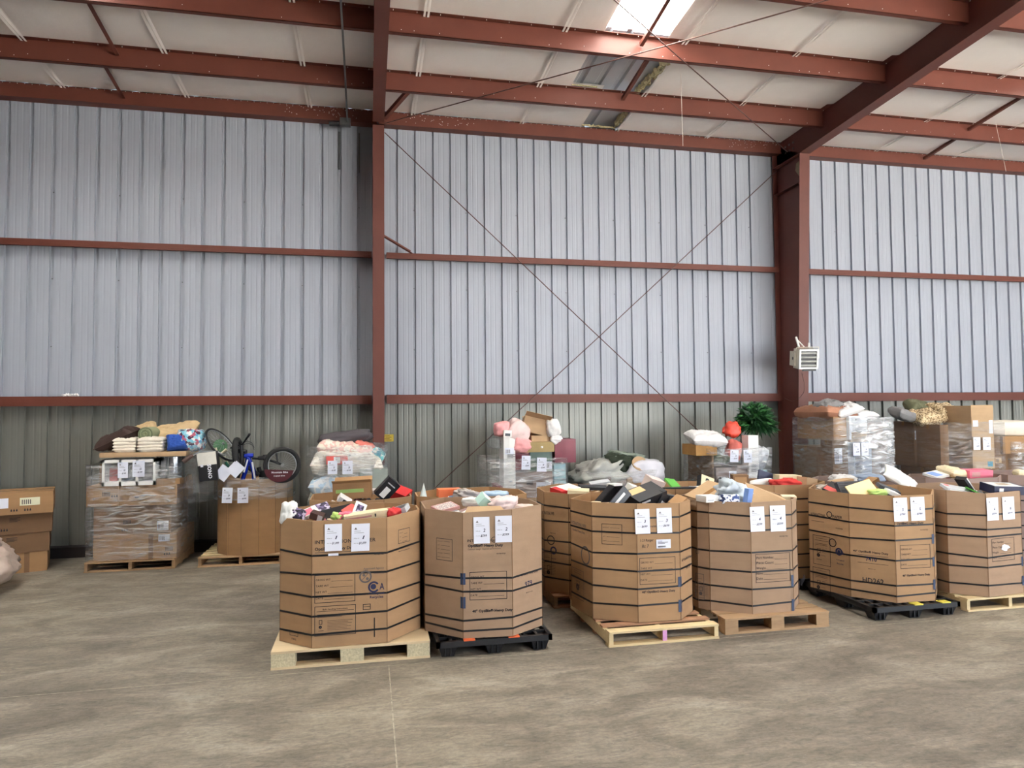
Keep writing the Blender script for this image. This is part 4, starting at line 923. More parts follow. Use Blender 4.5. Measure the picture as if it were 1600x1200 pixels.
openbox('opened black shoe-type box with white stripe, left of the third front bin', place(962, 779, 1.27), (.24, .18, .12), (-10, -40, 18), blk, M_white)
goodbox('shoe_box', 'large black box with white lettering panel lying on top of the third front bin', 'box', place(1008, 777, 1.27), (.36, .24, .14), (20, -14, 16), blk, [('F', .62, .25, .9, .45), ('T', .06, .55, .55, .95), ('F', .1, .7, .4, .85)], [lgr, tan, lgr])
goodbox('shoe_box', 'black box end with a round white mark, right part of the third front bin', 'box', place(1030, 780, 1.25), (.12, .12, .15), (12, 30, 30), blk, [('F', .3, .2, .7, .45)], M_white)
goodbox('small_carton', 'white box with blue edges at the back of the third front bin', 'box', place(988, 767, 1.27), (.13, .12, .12), (20, 18, 20), M_white, [('F', .1, .1, .9, .3)], blu)
goodbox('small_carton', 'small kraft carton leaning at the right end of the third front bin', 'box', place(1059, 786, 1.22), (.16, .12, .08), (14, -24, 28), M_k3, [('F', .2, .3, .8, .6)], M_k4)
blob('round pale ball of wrapping at the left of the third front bin', 'parcel', 'wrapped_parcel', place(931, 788, 1.21), (.12, .10, .06), (0, 0, 0), cream, 15, .1, 3)
goodbox('small_carton', 'dark grey carton at the back right of the third front bin', 'box', place(1042, 780, 1.23), (.14, .12, .10), (0, 10, -20), dgr)
# bin 4
goodbox('flat_carton', 'large flat kraft carton sloping up at the back left of the fourth front bin', 'box', Vector((3.60, 6.86, 1.24)), (.46, .34, .06), (10, -16, 28), M_k5, tape=1)
goodbox('small_carton', 'white lidded box on the left of the fourth front bin', 'box', place(1107, 779, 1.25), (.19, .15, .06), (0, 2, 14), M_white, [('F', .1, .2, .5, .5)], lgr, lid=M_white)
blob('big clear bag of grey goods in the middle of the fourth front bin', 'bag', 'poly_bag', place(1146, 771, 1.27), (.30, .24, .20), (0, 20, 0), mat('grey_bagged_goods', (176, 186, 194), .3), 17, .4, 5, sharp=1)
blob('dark blue and white bundle in front of the clear bag, fourth front bin', 'bundle', 'cloth_bundle', place(1139, 781, 1.24), (.20, .12, .10), (0, 0, 0), pattern_mat('blue_white_print', [(40, 52, 92), (216, 220, 230), (60, 80, 130)], 14, kind='NOISE'), 18, .25, 4)
goodbox('small_carton', 'light blue box standing upright in the fourth front bin', 'box', place(1169, 774, 1.28), (.09, .05, .14), (8, 4, 30), blu, [('R', .1, .1, .9, .9)], lgr)
g = G(); a, b, c_ = Vector((3.90, 6.35, 1.20)), Vector((4.28, 6.38, 1.20)), Vector((3.93, 6.75, 1.36)); n_ = Vector((0, .012, .01))
a, b, c_, d__ = Vector((3.83, 6.50, 1.17)), Vector((4.20, 6.32, 1.19)), Vector((4.16, 6.42, 1.24)), Vector((3.88, 6.62, 1.37))
g.add([a, b, c_, d__, a+n_, b+n_, c_+n_, d__+n_], [(0, 1, 2, 3), (7, 6, 5, 4), (0, 4, 5, 1), (1, 5, 6, 2), (2, 6, 7, 3), (3, 7, 4, 0)]); g.build('cardboard_sheet', M_k5, label='tan cardboard sheet slanting down to the right in the fourth front bin', cat='cardboard')
goodbox('upright_carton', 'tall narrow kraft carton standing at the back of the fourth front bin', 'box', Vector((4.0, 6.95, 1.28)), (.17, .10, .30), (0, 0, -14), M_k4, [('F', .12, .1, .88, .92)], M_k3)
goodbox('small_carton', 'small cream packet at the right of the fourth front bin', 'box', place(1232, 778, 1.21), (.14, .10, .05), (6, 0, -20), cream)
# bin 5
goodbox('book', 'black book with a red cover strip near the left rim of the fifth front bin', 'book', place(1303, 764, 1.24), (.16, .18, .035), (20, -28, 10), blk, [('T', .05, .05, .45, .95)], coral)
goodbox('slatted_tray', 'dark grey slatted tray standing behind the envelope in the fifth front bin', 'tray', place(1326, 762, 1.26), (.32, .05, .13), (-28, 0, 8), dgr, [('F', .05, .2+.2*k, .95, .28+.2*k) for k in range(4)], [blk])
goodbox('envelope', 'large cream envelope leaning forward in the fifth front bin', 'envelope', place(1346, 764, 1.26), (.34, .012, .16), (-38, -12, 6), yel)
blob('lime green glossy bag at the front of the fifth front bin', 'bag', 'crumpled_bag', place(1371, 770, 1.22), (.19, .12, .07), (0, 0, -8), lime, 21, .3, 5)
goodbox('small_carton', 'dark grey slim box sloping right in the fifth front bin', 'box', place(1388, 764, 1.24), (.24, .10, .04), (16, 22, -14), dgr)
goodbox('small_carton', 'white folded pouch near the two sheets, fifth front bin', 'pouch', place(1394, 770, 1.22), (.14, .10, .04), (18, 20, 0), M_white)
blob('clear crumpled wrap at the left rim of the fifth front bin', 'bag', 'poly_bag', place(1287, 763, 1.23), (.16, .12, .08), (0, 0, 0), mat('dull_film', (176, 166, 156), .35), 22, .3, 5)
pillow('plump cream envelope bag rising between the fifth and rightmost front bins', Vector((6.18, 7.10, 1.30)), (.42, .26, .09), (30, 34, -28), M_white, 'padded_bag', 3, 'bag')
goodbox('flat_carton', 'kraft carton corner behind the right rim of the fifth front bin', 'box', Vector((5.98, 7.42, 1.20)), (.30, .14, .08), (0, -24, 10), M_k3)
# bin 6
goodbox('magazine', 'white book with a red circle seal lying in the rightmost front bin', 'book', place(1494, 764, 1.25), (.26, .18, .03), (12, 10, -18), lgr, [('T', .08, .6, .25, .9), ('F', .1, .2, .6, .8)], [coral, M_white])
goodbox('tape_case', 'black case with a white edge stripe tilted in the rightmost front bin', 'case', place(1508, 758, 1.27), (.05, .12, .22), (0, -42, 10), blk, [('R', .05, .05, .2, .95), ('F', .7, .1, .95, .95)], M_white)
goodbox('folder', 'bright green folder corner in the rightmost front bin', 'folder', place(1524, 768, 1.23), (.20, .20, .012), (26, 6, 44), grn)
goodbox('product_box', 'navy box with a white pictured top on the right of the rightmost front bin', 'box', place(1566, 763, 1.25), (.34, .24, .09), (6, 2, -12), navy, [('T', .04, .04, .9, .92), ('T', .3, .3, .7, .75), ('F', .16, .3, .3, .75)], [M_white, tan, M_white], tape=None)
# second row
openbox('kraft carton standing open with a green label in the bin behind the leftmost one', Vector((-.16, 7.62, 1.32)), (.40, .22, .17), (0, -2, -3), M_k3, mat('green_label', (160, 190, 110), .6))
goodbox('device_box', 'black box with white frame graphic, tilted behind the leftmost front bin', 'box', Vector((.20, 7.62, 1.32)), (.16, .10, .24), (12, 42, 10), blk, [('F', .3, .1, .7, .6), ('F', .2, .75, .8, .8)], [M_white, lgr])
goodbox('small_carton', 'flat white box beside the open kraft carton, behind the leftmost front bin', 'box', Vector((.08, 7.88, 1.27)), (.22, .18, .035), (4, 0, 0), M_white)
goodbox('small_carton', 'white-edged dark packet at the front of the bin behind the leftmost one', 'box', Vector((-.24, 7.40, 1.24)), (.14, .10, .06), (22, 34, 10), M_white, [('F', .35, .1, .8, .9)], blk)
goodbox('red_box', 'red box at the right of the bin behind the leftmost one', 'box', Vector((.34, 7.78, 1.25)), (.22, .18, .09), (18, 20, -24), red)
g = G(); n = 10; g.add([(.05*math.cos(k*.628), .05*math.sin(k*.628), 0) for k in range(n)]+[(.006, 0, .19)], [(k, (k+1) % n, n) for k in range(n)]); g.build('paper_cone', mat('pale_cone', (206, 216, 212), .5), label='pale cone-shaped paper bag at the left of the bin behind the one marked 2', cat='bag', loc=(.60, 7.76, 1.17))
goodbox('orange_box', 'orange box in the bin behind the one marked 2', 'box', Vector((.90, 7.86, 1.23)), (.26, .16, .09), (0, 0, 4), org)
blob('grey clear bag in the bin behind the one marked 2', 'bag', 'poly_bag', Vector((1.10, 7.66, 1.21)), (.28, .22, .11), (0, 14, 0), mat('dull_grey_film', (170, 162, 158), .3), 31, .4, 5, sharp=1)
blob('pale blue film bag in the right half of the bin behind the one marked 2', 'bag', 'poly_bag', Vector((1.38, 7.68, 1.20)), (.32, .22, .09), (0, 0, 6), mat('pale_blue_film', (170, 192, 212), .3), 32, .3, 5)
goodbox('red_box', 'red and white box at the left of the bin behind the one marked 3', 'box', Vector((2.24, 7.74, 1.22)), (.28, .22, .08), (8, -6, 22), M_white, [('F', .0, .0, .62, 1), ('T', .0, .0, .25, .9), ('L', 0, 0, 1, 1)], red)
goodbox('small_carton', 'flat cream box in the bin behind the one marked 3', 'box', Vector((2.36, 7.62, 1.22)), (.24, .20, .05), (4, 3, -20), cream)
goodbox('small_carton', 'flat glossy black box in the bin behind the one marked 3', 'box', Vector((2.60, 7.80, 1.24)), (.34, .16, .035), (6, 4, -4), blk)
goodbox('small_carton', 'small white box next to the black one, bin behind the one marked 3', 'box', Vector((2.84, 7.74, 1.24)), (.14, .12, .09), (0, 0, 24), M_white)
goodbox('small_carton', 'grey-white packet at the rear right of the bin behind the one marked 3', 'box', Vector((2.74, 7.98, 1.25)), (.24, .12, .08), (10, -8, -8), lgr)
goodbox('small_carton', 'blush tilted box, left of the bin behind the third and fourth front bins', 'box', Vector((3.32, 7.72, 1.27)), (.22, .14, .14), (20, 16, 18), mat('blush_card', (216, 196, 188), .6))
goodbox('folder', 'bright green folder corner in the bin behind the third and fourth bins', 'folder', Vector((3.58, 7.74, 1.26)), (.20, .16, .02), (40, 8, 32), grn)
goodbox('small_carton', 'flat black strip-like box in the bin behind the third and fourth front bins', 'box', Vector((3.56, 7.50, 1.22)), (.40, .10, .05), (0, 0, -2), blk)
goodbox('small_carton', 'white strip box right of the flat black box, second row', 'box', Vector((3.80, 7.52, 1.22)), (.20, .10, .05), (0, 0, -2), M_white)
o = goodbox('number_box', 'black box with a big cream figure 2 on its face, second row', 'box', Vector((3.96, 7.66, 1.26)), (.19, .08, .16), (-18, 20, 8), cream, [('L', 0, 0, 1, 1), ('R', 0, 0, 1, 1)], blk)
g = G(); add_text(g, '2', lambda u, v, q=0.: (u, -.0415, v), -.035, -.05, width=.07, height=.10, bold=.04); g.build('printed_number', blk, o)
goodbox('small_carton', 'small black box tip at the right rim, second row behind the fourth bin', 'box', Vector((4.12, 7.62, 1.25)), (.07, .07, .16), (0, 40, 0), blk)
o = blob('rolled white towel in the bin with the red cloth', 'towel', 'rolled_towel', Vector((4.80, 7.82, 1.23)), (.34, .10, .09), (0, -4, 8), M_white, 41, .08, 3)
goodbox('panel', 'navy panel leaning at the back of the bin with the red cloth', 'panel', Vector((5.02, 8.02, 1.24)), (.30, .03, .18), (-14, 18, 0), navy)
blob('red cloth heap in the bin between fourth and fifth front bins', 'cloth', 'cloth_heap', Vector((5.02, 7.66, 1.23)), (.34, .22, .10), (0, 0, 0), mat('red_cloth', (196, 46, 40), .7), 42, .25, 4)
goodbox('small_carton', 'cream carton with coral print behind the red cloth', 'box', Vector((5.20, 7.88, 1.24)), (.30, .16, .14), (0, 2, -4), cream, [('F', .15, .2, .6, .8)], coral)
goodbox('small_carton', 'kraft scrap box at the right of the red cloth', 'box', Vector((5.34, 7.68, 1.24)), (.18, .16, .10), (0, 10, 12), M_k5)
blob('whitish clear bag in the bin behind the HD262 bin', 'bag', 'poly_bag', Vector((5.98, 7.84, 1.22)), (.30, .24, .13), (0, 0, 0), mat('whitish_film', (206, 204, 202), .3), 43, .4, 5, sharp=1)
blob('blue-grey folded bag in the bin behind the HD262 bin', 'bag', 'poly_bag', Vector((6.28, 7.78, 1.24)), (.38, .24, .11), (0, 0, -6), mat('blue_grey_film', (128, 142, 162), .4), 44, .25, 4)
goodbox('small_carton', 'kraft box at the left of the bin behind the HD262 bin', 'box', Vector((5.80, 7.66, 1.22)), (.26, .16, .06), (0, -8, 0), M_k5)
goodbox('papers', 'white papers in the bin behind the rightmost front bin', 'papers', Vector((7.34, 7.80, 1.26)), (.26, .20, .03), (12, -6, 10), M_white, [('T', .1, .1, .6, .9)], blu)
pillow('cream and white folded bag in the bin behind the rightmost front bin', Vector((7.62, 7.80, 1.28)), (.38, .28, .12), (14, 12, 8), cream, 'padded_bag', 5, 'bag')
goodbox('pink_box', 'pink box in the bin behind the rightmost front bin', 'box', Vector((7.88, 7.72, 1.27)), (.34, .18, .10), (4, 0, -4), pink, [('F', .1, .2, .45, .8)], rose)
blob('small cream lump at the right edge, rearmost bin', 'parcel', 'wrapped_parcel', Vector((8.66, 7.80, 1.25)), (.14, .12, .09), (0, 0, 0), cream, 45, .1, 3)

# ================================================================ LOADS ALONG THE BACK WALL
def Xa(px, Y, py=700): return float(Yp(px, py, Y)[0])
def Za(px, py, Y): return float(Yp(px, py, Y)[2])
PT = {}
def carton(label, x0, x1, y0, y1, z0, z1, m, rz=0., name='carton', tape=True, lab=None, marks=None, cat='box', vtape=False, group=None):
    w_, d_, h_ = x1-x0, y1-y0, z1-z0; g = G(); r = random.Random(label)
    # slightly bulging sides
    def P(a, b, c): k = .006; return (a*w_/2*(1+k*(1-c*c)), b*d_/2*(1+k*(1-c*c)), c*h_/2)
    N_ = 2; vs = []; fs = []
    g.grid(2, 2, lambda u, v: (P(2*u-1, -1, 2*v-1)[0], P(0, -1, 2*v-1)[1]-.004*(1-(2*u-1)**2), (2*v-1)*h_/2), smooth=False)
    g.grid(2, 2, lambda u, v: (-P(2*u-1, 1, 2*v-1)[0], P(0, 1, 2*v-1)[1], (2*v-1)*h_/2), smooth=False)
    g.grid(2, 2, lambda u, v: (P(1, 0, 2*v-1)[0], (2*u-1)*P(0, 1, 2*v-1)[1], (2*v-1)*h_/2), smooth=False)
    g.grid(2, 2, lambda u, v: (-P(1, 0, 2*v-1)[0], -(2*u-1)*P(0, 1, 2*v-1)[1], (2*v-1)*h_/2), smooth=False)
    g.bb(-w_/2, -d_/2, h_/2-.002, w_/2, 0-.002, h_/2+.001); g.bb(-w_/2, .002, h_/2-.002, w_/2, d_/2, h_/2+.001)
    g.bb(-w_/2, -d_/2, -h_/2, w_/2, d_/2, -h_/2+.001)
    o = g.build(name, m, label=label, cat=cat, group=group, loc=((x0+x1)/2, (y0+y1)/2, (z0+z1)/2), rot=(0, 0, math.radians(rz)))
    if tape: g = G(); g.bb(-w_/2-.002, -.028, h_/2+.001, w_/2+.002, .028, h_/2+.0025); g.bb(-w_/2-.008, -.028, h_/2-.07, -w_/2-.0035, .028, h_/2+.001); g.bb(w_/2+.0035, -.028, h_/2-.07, w_/2+.008, .028, h_/2+.001); g.build('tape', M_tape, o)
    if vtape is not False: g = G(); g.bb((vtape-.5)*w_-.03, -d_/2-.011, -h_/2, (vtape-.5)*w_+.03, -d_/2-.0075, h_/2); g.build('tape', M_k4, o)
    q = -d_/2-.0105
    if lab:
        for (u, v, a, b, mm) in lab:
            s = G().bb(u*w_-w_/2, q-.001, v*h_-h_/2, a*w_-w_/2, q, b*h_-h_/2).build('shipping_label', mm, o)
            g = G(); W, H = (a-u)*w_, (b-v)*h_
            for k in range(5): g.bb(u*w_-w_/2+W*(.1+.1*k), q-.002, v*h_-h_/2+H*.15, u*w_-w_/2+W*(.15+.1*k), q-.001, v*h_-h_/2+H*.75)
            g.build('bar_code', M_inkg, s)
    if marks:
        g = G()
        for (u, v, k) in marks:
            x, z_ = u*w_-w_/2, v*h_-h_/2
            if k == 'a':   # handling symbols
                for i in range(3): g.bb(x+i*.03, q-.001, z_, x+i*.03+.017, q, z_+.022); g.bb(x+i*.03+.005, q-.001, z_+.022, x+i*.03+.012, q, z_+.034)
            elif k == 'b':
                for i in range(6): g.bb(x+i*.017, q-.001, z_, x+i*.017+.009, q, z_+.06)
            elif k == 'l':
                for i in range(4): g.bb(x, q-.001, z_+i*.016, x+.09+.03*(i % 2), q, z_+i*.016+.006)
            elif k == 'g': g.bb(x, q-.001, z_, x+.07, q, z_+.08)
        g.build('printed_symbols', M_ink, o)
    return o
def film(label, x0, y0, x1, y1, z0, z1, m=None, rx=.16, bulge=.03, seed=0, z1b=None):
    r = random.Random(seed); ph = [(r.uniform(2, 9), r.uniform(2, 14), r.uniform(0, 6)) for _ in range(5)]; g = G()
    cx, cy_ = (x0+x1)/2, (y0+y1)/2; hw, hd = (x1-x0)/2, (y1-y0)/2
    def fn(u, v):
        a = u*2*math.pi; c, s = math.cos(a), math.sin(a); p = 12 if rx < .3 else 2.6
        k = (abs(c)**p+abs(s)**p)**(-1/p); wob = sum(math.sin(a*round(A)+v*B+C) for A, B, C in ph)/5
        e = 1+bulge*wob
        top = z1 if z1b is None else z1+(z1b-z1)*(.5-.5*c)
        return (cx+hw*c*k*e, cy_+hd*s*k*e, z0+(top-z0)*v+.02*wob*v)
    g.grid(72, 16, fn)
    return g.build('stretch_film', m or M_film, label=label, cat='film')
def wsheet(label, px0, py0, px1, py1, Y, num, price, tilt=0.):
    c = Yp((px0+px1)/2, (py0+py1)/2, Y); W = float(Yp(px1, py0, Y)[0]-Yp(px0, py0, Y)[0]); H = float(Yp(px0, py0, Y)[2]-Yp(px0, py1, Y)[2])
    g = G(); g.grid(3, 3, lambda u, v: ((u-.5)*W, .006*math.sin(u*3.1), (v-.5)*H)); g.bb(-W/2, .004, H/2, -W/2+.002, .0045, H/2+.001)
    s = g.build('bid_sheet', M_paper, label=label, cat='paper', loc=c, rot=(0, math.radians(tilt), 0))
    f = lambda u, v, o=0.: ((u-.5)*W, -.004, (v-.5)*H)
    g = G(); g.add([f(.16, .8), f(.32, .8), f(.24, .9)], [(0, 1, 2)])
    for a, b, c_ in ((.14, .72, .6), (.14, .65, .7)): g.quad(f(a, b), f(c_, b), f(c_, b+.015), f(a, b+.015))
    add_text(g, 'Pallet # :', f, .14, .45, width=.3, height=.035, bold=0); add_text(g, 'Min. bid', f, .14, .27, width=.24, height=.03, bold=0); g.build('printed_lines', M_inkg, s)
    g = G(); add_text(g, str(num), f, .58, .44, width=.16, height=.12, bold=.03, shear=.2); add_text(g, price, f, .42, .25, width=.4, height=.09, bold=.03, shear=.3); g.build('handwriting', M_inkb, s)
    return s
fab = lambda n, c, **k: mat('fabric_'+n, c, .9, 0, .05, 12, .004, 30, **k)
M_offw = fab('off_white', (222, 212, 196)); M_beige = fab('beige', (204, 176, 134)); M_brn = fab('dark_brown', (62, 44, 38)); M_sage = fab('sage', (140, 146, 112)); M_greyf = fab('grey', (132, 130, 130)); M_char = fab('charcoal', (84, 78, 82)); M_terra = fab('terracotta', (168, 118, 92)); M_whf = fab('white', (228, 224, 222)); M_olv = fab('olive', (104, 104, 78)); M_pinkf = fab('pink', (226, 158, 158)); M_coral = fab('coral', (214, 118, 104))
M_bluef = fab('royal_blue', (46, 84, 164)); M_flo = pattern_mat('blue_floral', [(120, 186, 206), (70, 40, 66), (150, 200, 214), (230, 224, 224), (90, 150, 190), (178, 90, 110)], 26); M_leo = pattern_mat('speckled_tan', [(206, 184, 146), (120, 96, 66), (214, 194, 158), (180, 154, 116)], 55); M_tealp = pattern_mat('teal_print', [(70, 150, 170), (40, 70, 110), (120, 196, 196), (220, 226, 220)], 16)
# ---- stacked cartons at the far left
def corner_carton(label, xr, yr, w_, d_, z0, z1, m, rz, **k):
    """carton placed by its front right corner"""
    r = math.radians(rz); cx = xr-w_/2*math.cos(r)-d_/2*math.sin(r); cy_ = yr-w_/2*math.sin(r)+d_/2*math.cos(r)
    return carton(label, cx-w_/2, cx+w_/2, cy_-d_/2, cy_+d_/2, z0, z1, m, rz, **k)
z = 0.
for k, (px_, lab_, h_) in enumerate(((74, 'flat brown carton on the floor at the far left, lowest of its stack', .27), (77, 'flat brown carton at the far left, second from the floor', .26), (81, 'flat brown carton at the far left, just under the large labelled one', .27))):
    corner_carton(lab_, Xa(px_, 10.75, 850), 10.75, 1.15, .60, z, z+h_, M_k4 if k else M_k3, 19+k, vtape=.80, marks=[(.50, .18, 'a'), (.58, .62, 'l')]); z += h_+.004
corner_carton('largest brown carton topping the far left stack, with two labels', Xa(83, 10.65, 790), 10.65, 1.25, .68, z, z+.29, M_k3, 20, lab=[(.42, .32, .60, .78, M_paper), (.70, .40, .88, .76, mat('cream_label', (214, 212, 184), .6))], marks=[(.62, .15, 'a'), (.74, .15, 'a')])
# film-wrapped bundle cut by the left edge
g = G()
def fb(u, v):
    a = u*2*math.pi; r_ = (.30+.42*math.sin(min(1, v*1.05)*math.pi*.5)) if v < .96 else .30+.42*math.sin(math.pi*.5)
    prof = [.55, .70, .74, .72, .68, .62, .55, .42, .0]; q = (v)*8; i = min(7, int(q)); f = q-i; r_ = prof[i]*(1-f)+prof[i+1]*f
    qq = Vector((math.cos(a)*1.7, math.sin(a)*1.7, v*2.2)); wob = .16*mnoise.noise(qq)+.22*(.3-abs(mnoise.noise(qq*1.8)))+.08*(.3-abs(mnoise.noise(qq*4.5)))
    return (-5.02+r_*(1+wob)*math.cos(a), 9.55+r_*(1+wob)*math.sin(a), .02+.76*v**.9)
g.grid(90, 44, fb)
g.build('wrapped_bundle', mat('dusty_film_cover', (178, 160, 148), .3, 0, .08, 5, .01, 9), label='bundle under dusty translucent film at the left edge of the floor', cat='bundle')
# ---- load 1: cartons, organiser, pot, pillows
stringer_pallet('weathered pallet under the film-wrapped cartons at left', -3.78, 10.43, 1.14, 1.12, M_w2, M_w2)
Y1 = 10.47; zb = .137
carton('long carton, lower left of the wrapped load with pillows', -3.68, -2.985, Y1, 11.45, zb, .49, M_k3, tape=False)
carton('short labelled carton, lower right of the wrapped load with pillows', -2.98, -2.62, Y1, 11.45, zb, .49, M_k3, lab=[(.35, .68, .75, .95, M_paper)], vtape=.08, marks=[(.55, .15, 'a'), (.6, .3, 'b')])
carton('wide carton in the middle tier of the wrapped load with pillows', -3.68, -2.70, Y1+.01, 11.40, .492, .885, M_k4, marks=[(.36, .12, 'a'), (.38, .35, 'b')], lab=[(.82, .1, .97, .42, M_paper)], tape=False)
carton('carton at the left of the third tier, wrapped load with pillows', -3.76, -3.36, Y1-.03, 11.35, .888, 1.165, M_k3, marks=[(.5, .5, 'b'), (.78, .45, 'a')])
carton('long shiny-wrapped carton at the right of the third tier, wrapped load with pillows', -3.355, -2.62, Y1-.03, 11.35, .888, 1.165, M_k3)
carton('tilted brown carton behind the white organiser, wrapped load with pillows', -3.70, -3.40, 10.72, 11.2, 1.168, 1.45, M_k4)
carton('flat brown carton under the steel pot', -2.90, -2.58, 10.44, 11.1, 1.168, 1.245, M_k3)
t = thing('window_organiser', 'white three-window organiser box with red and grey contents, under the pillows', 'box', loc=(-3.56, 10.40, 1.168)); W_, H_ = .67, .355
g = G(); fr_ = .028
for x in (0, .212, .424, W_-fr_): g.bb(x, 0, 0, x+fr_, .30, H_)
g.bb(0, 0, 0, W_, .30, .055); g.bb(0, 0, H_-.04, W_, .30, H_); g.bb(0, .28, 0, W_, .30, H_); g.build('frame', M_white, t)
for k, m in enumerate((coral, lgr, dgr)):
    x = .03+k*.212; G().bb(x+.03, .10, .06, x+.13, .24, .24-.04*k).build('stored_item', m, t); G().bb(x, .02, .055, x+.184, .023, H_-.04).build('window_pane', M_film, t)
g = G(); g.tube([(0, 0, 0), (0, 0, .31)], .155, 28); o = g.build('steel_pot', mat('brushed_steel', (190, 192, 194), .18, 1, .05, 20, stretch=(8, 8, .3)), label='shiny steel stock pot beside the white organiser', cat='pot', loc=(-2.72, 10.62, 1.247)); g = G()
g.torus((0, 0, .305), .155, .008, (0, 0, 1)); g.build('rim', M_steel, o)
g = G(); g.tube([(-.02, -.158, .05), (-.02, -.158, .28)], .006, 5); g.build('seam', M_steel, o)
carton('thin wide tan carton lying across organiser and pot', -3.60, -2.50, 10.42, 11.15, 1.557, 1.62, M_k5, tape=False)
def towels(label, x, y, z, w_, n, m):
    t = thing('towel_pack', label, 'towels', loc=(x, y, z))
    for k in range(n): pillow(None, (0, 0, .035+k*.042), (w_, .34, .085), (0, 0, (k*7) % 5-2), m, 'folded_towel', k, None, t)
    return t
towels('left stack of folded off-white towels below the dark brown pillow', -3.30, 10.60, 1.622, .30, 4, M_offw)
towels('right stack of folded off-white towels below the green roll', -2.97, 10.58, 1.622, .33, 4, M_offw)
pillow('dark brown cushion sticking out left on top of the wrapped load', (-3.46, 10.70, 1.80), (.52, .42, .19), (10, -24, -12), M_brn, 'cushion', 2, 'cushion', seam=M_brn)
pillow('small beige pillow behind the dark brown cushion', (-3.22, 11.0, 1.88), (.40, .38, .17), (20, -26, 10), M_beige, 'pillow', 3)
pillow('large beige pillow at the top of the wrapped load', (-2.80, 11.0, 1.86), (.66, .46, .20), (26, -10, -4), M_beige, 'pillow', 4)
g = G()
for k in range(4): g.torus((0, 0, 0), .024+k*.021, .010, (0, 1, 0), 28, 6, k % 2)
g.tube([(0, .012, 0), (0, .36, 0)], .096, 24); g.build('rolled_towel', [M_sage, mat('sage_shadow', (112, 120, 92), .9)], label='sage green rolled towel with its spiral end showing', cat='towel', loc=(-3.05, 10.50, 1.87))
pillow('royal blue cushion beside the floral one, right end of the wrapped load', (-2.66, 10.60, 1.74), (.28, .24, .18), (60, 0, 20), M_bluef, 'cushion', 6, 'cushion')
blob('round cushion with blue floral print, right end of the wrapped load', 'cushion', 'cushion', (-2.50, 10.72, 1.77), (.38, .34, .32), (0, 0, 0), M_flo, 51, .12, 3)
film('stretch film around the left carton load with pillows', -3.80, 10.41, -2.58, 11.50, .16, 1.45, M_filmd, .16, .012, 1)
film('loose film billowing at the right of the pillow load', -2.62, 10.5, -2.2, 11.4, .9, 1.75, M_film, .4, .08, 2)
wsheet('left bid sheet on the white organiser', 184, 722, 200, 747, 10.385, 22, '$199'); wsheet('right bid sheet on the white organiser', 207, 720, 226, 745, 10.385, 22, '$199')
# ---- load 2: round bin with bicycles
stringer_pallet('light pallet under the round bin with bicycles', -2.33, 10.40, 1.12, 1.1, M_w1, M_w2, front=M_k5)
C2 = (-1.64, 10.88); V2 = [(C2[0]+.53*math.cos(math.pi-k*2*math.pi/14+0), C2[1]-.50*math.sin(-k*2*math.pi/14-math.pi)*-1) for k in range(14)]
V2 = [(C2[0]-.53*math.cos(k*2*math.pi/14), C2[1]-.50*math.sin(k*2*math.pi/14)) for k in range(14)]
t2, o2, _ = octabin('round plain kraft bin holding two bicycles', V2, .137, 1.20, M_k3, (), name='round_bin')
G().beam((-.30, -.405, .02), (-.30, -.405, 1.04), .008, .004).build('vertical_seam', M_k4, t2)
heap([(C2[0]+p*.8, C2[1]+q*.8) for p, q in [(-.5, .2), (-.5, -.2), (-.2, -.5), (.2, -.5), (.5, -.2), (.5, .2), (.2, .5), (-.2, .5)]], 1.12, .137, 'dark goods packed under the bicycles', [5, 3], 61)
film('stretch film band around the top of the bicycle bin', -2.20, 10.35, -1.08, 11.41, .92, 1.24, M_filmd, .5, .01, 3)
wsheet('left bid sheet on the bicycle bin', 347, 762, 363, 786, 10.342, 24, '$299', 3); wsheet('right bid sheet on the bicycle bin', 371, 762, 388, 786, 10.342, 24, '$299')
M_rub = mat('tyre_rubber', (30, 30, 30), .8, 0, .1, 20); M_rim = mat('silver_rim', (176, 178, 180), .3, .7); M_blk = mat('black_bike_part', (22, 22, 26), .4)
def wheel(parent, c, R_, r_, ax, n=20, rimm=None, guard=None):
    c = Vector(c); ax = Vector(ax).normalized()
    G().torus(c, R_, r_, ax, 40, 8).build('tyre', M_rub, parent); G().torus(c, R_-r_-.006, .009, ax, 40, 5).build('rim', rimm or M_rim, parent)
    g = G(); g.tube([c-ax*.05, c+ax*.05], .022, 10); g.build('hub', M_rim, parent)
    x = ax.cross(Vector((0, 0, 1))).normalized(); y = ax.cross(x); g = G()
    for k in range(n): a = k*2*math.pi/n; g.tube([c+ax*(.03*(-1)**k), c+(x*math.cos(a)+y*math.sin(a))*(R_-r_-.01)], .0016, 3, caps=False)
    g.build('spokes', M_rim, parent, kind='stuff')
P = lambda px, py, Y: Vector(Yp(px, py, Y))
bk = thing('bicycle', 'blue and black bicycle hanging its guarded wheel out at right', 'bicycle', loc=(0, 0, 0))
wheel(bk, P(441, 726.5, 10.25), .225, .030, (.10, -1, .0), 28)
wheel(bk, P(372, 709, 10.55), .20, .042, (1, -.03, .08), 20, M_blk)
g = G(); g.tube([P(377, 696, 10.45), P(378, 715, 10.45), P(372, 746, 10.5)], .026, 8); g.tube([P(366, 704, 10.5), P(385, 706, 10.45)], .03, 8); g.tube([P(376, 722, 10.5), P(404, 742, 10.55)], .03, 8); g.tube([P(362, 726, 10.5), P(380, 722, 10.45)], .02, 6); g.build('suspension_fork', M_blk, bk)
M_bbl = mat('blue_bike_paint', (30, 52, 170), .25); M_bwh = mat('white_decal', (224, 226, 232), .5)
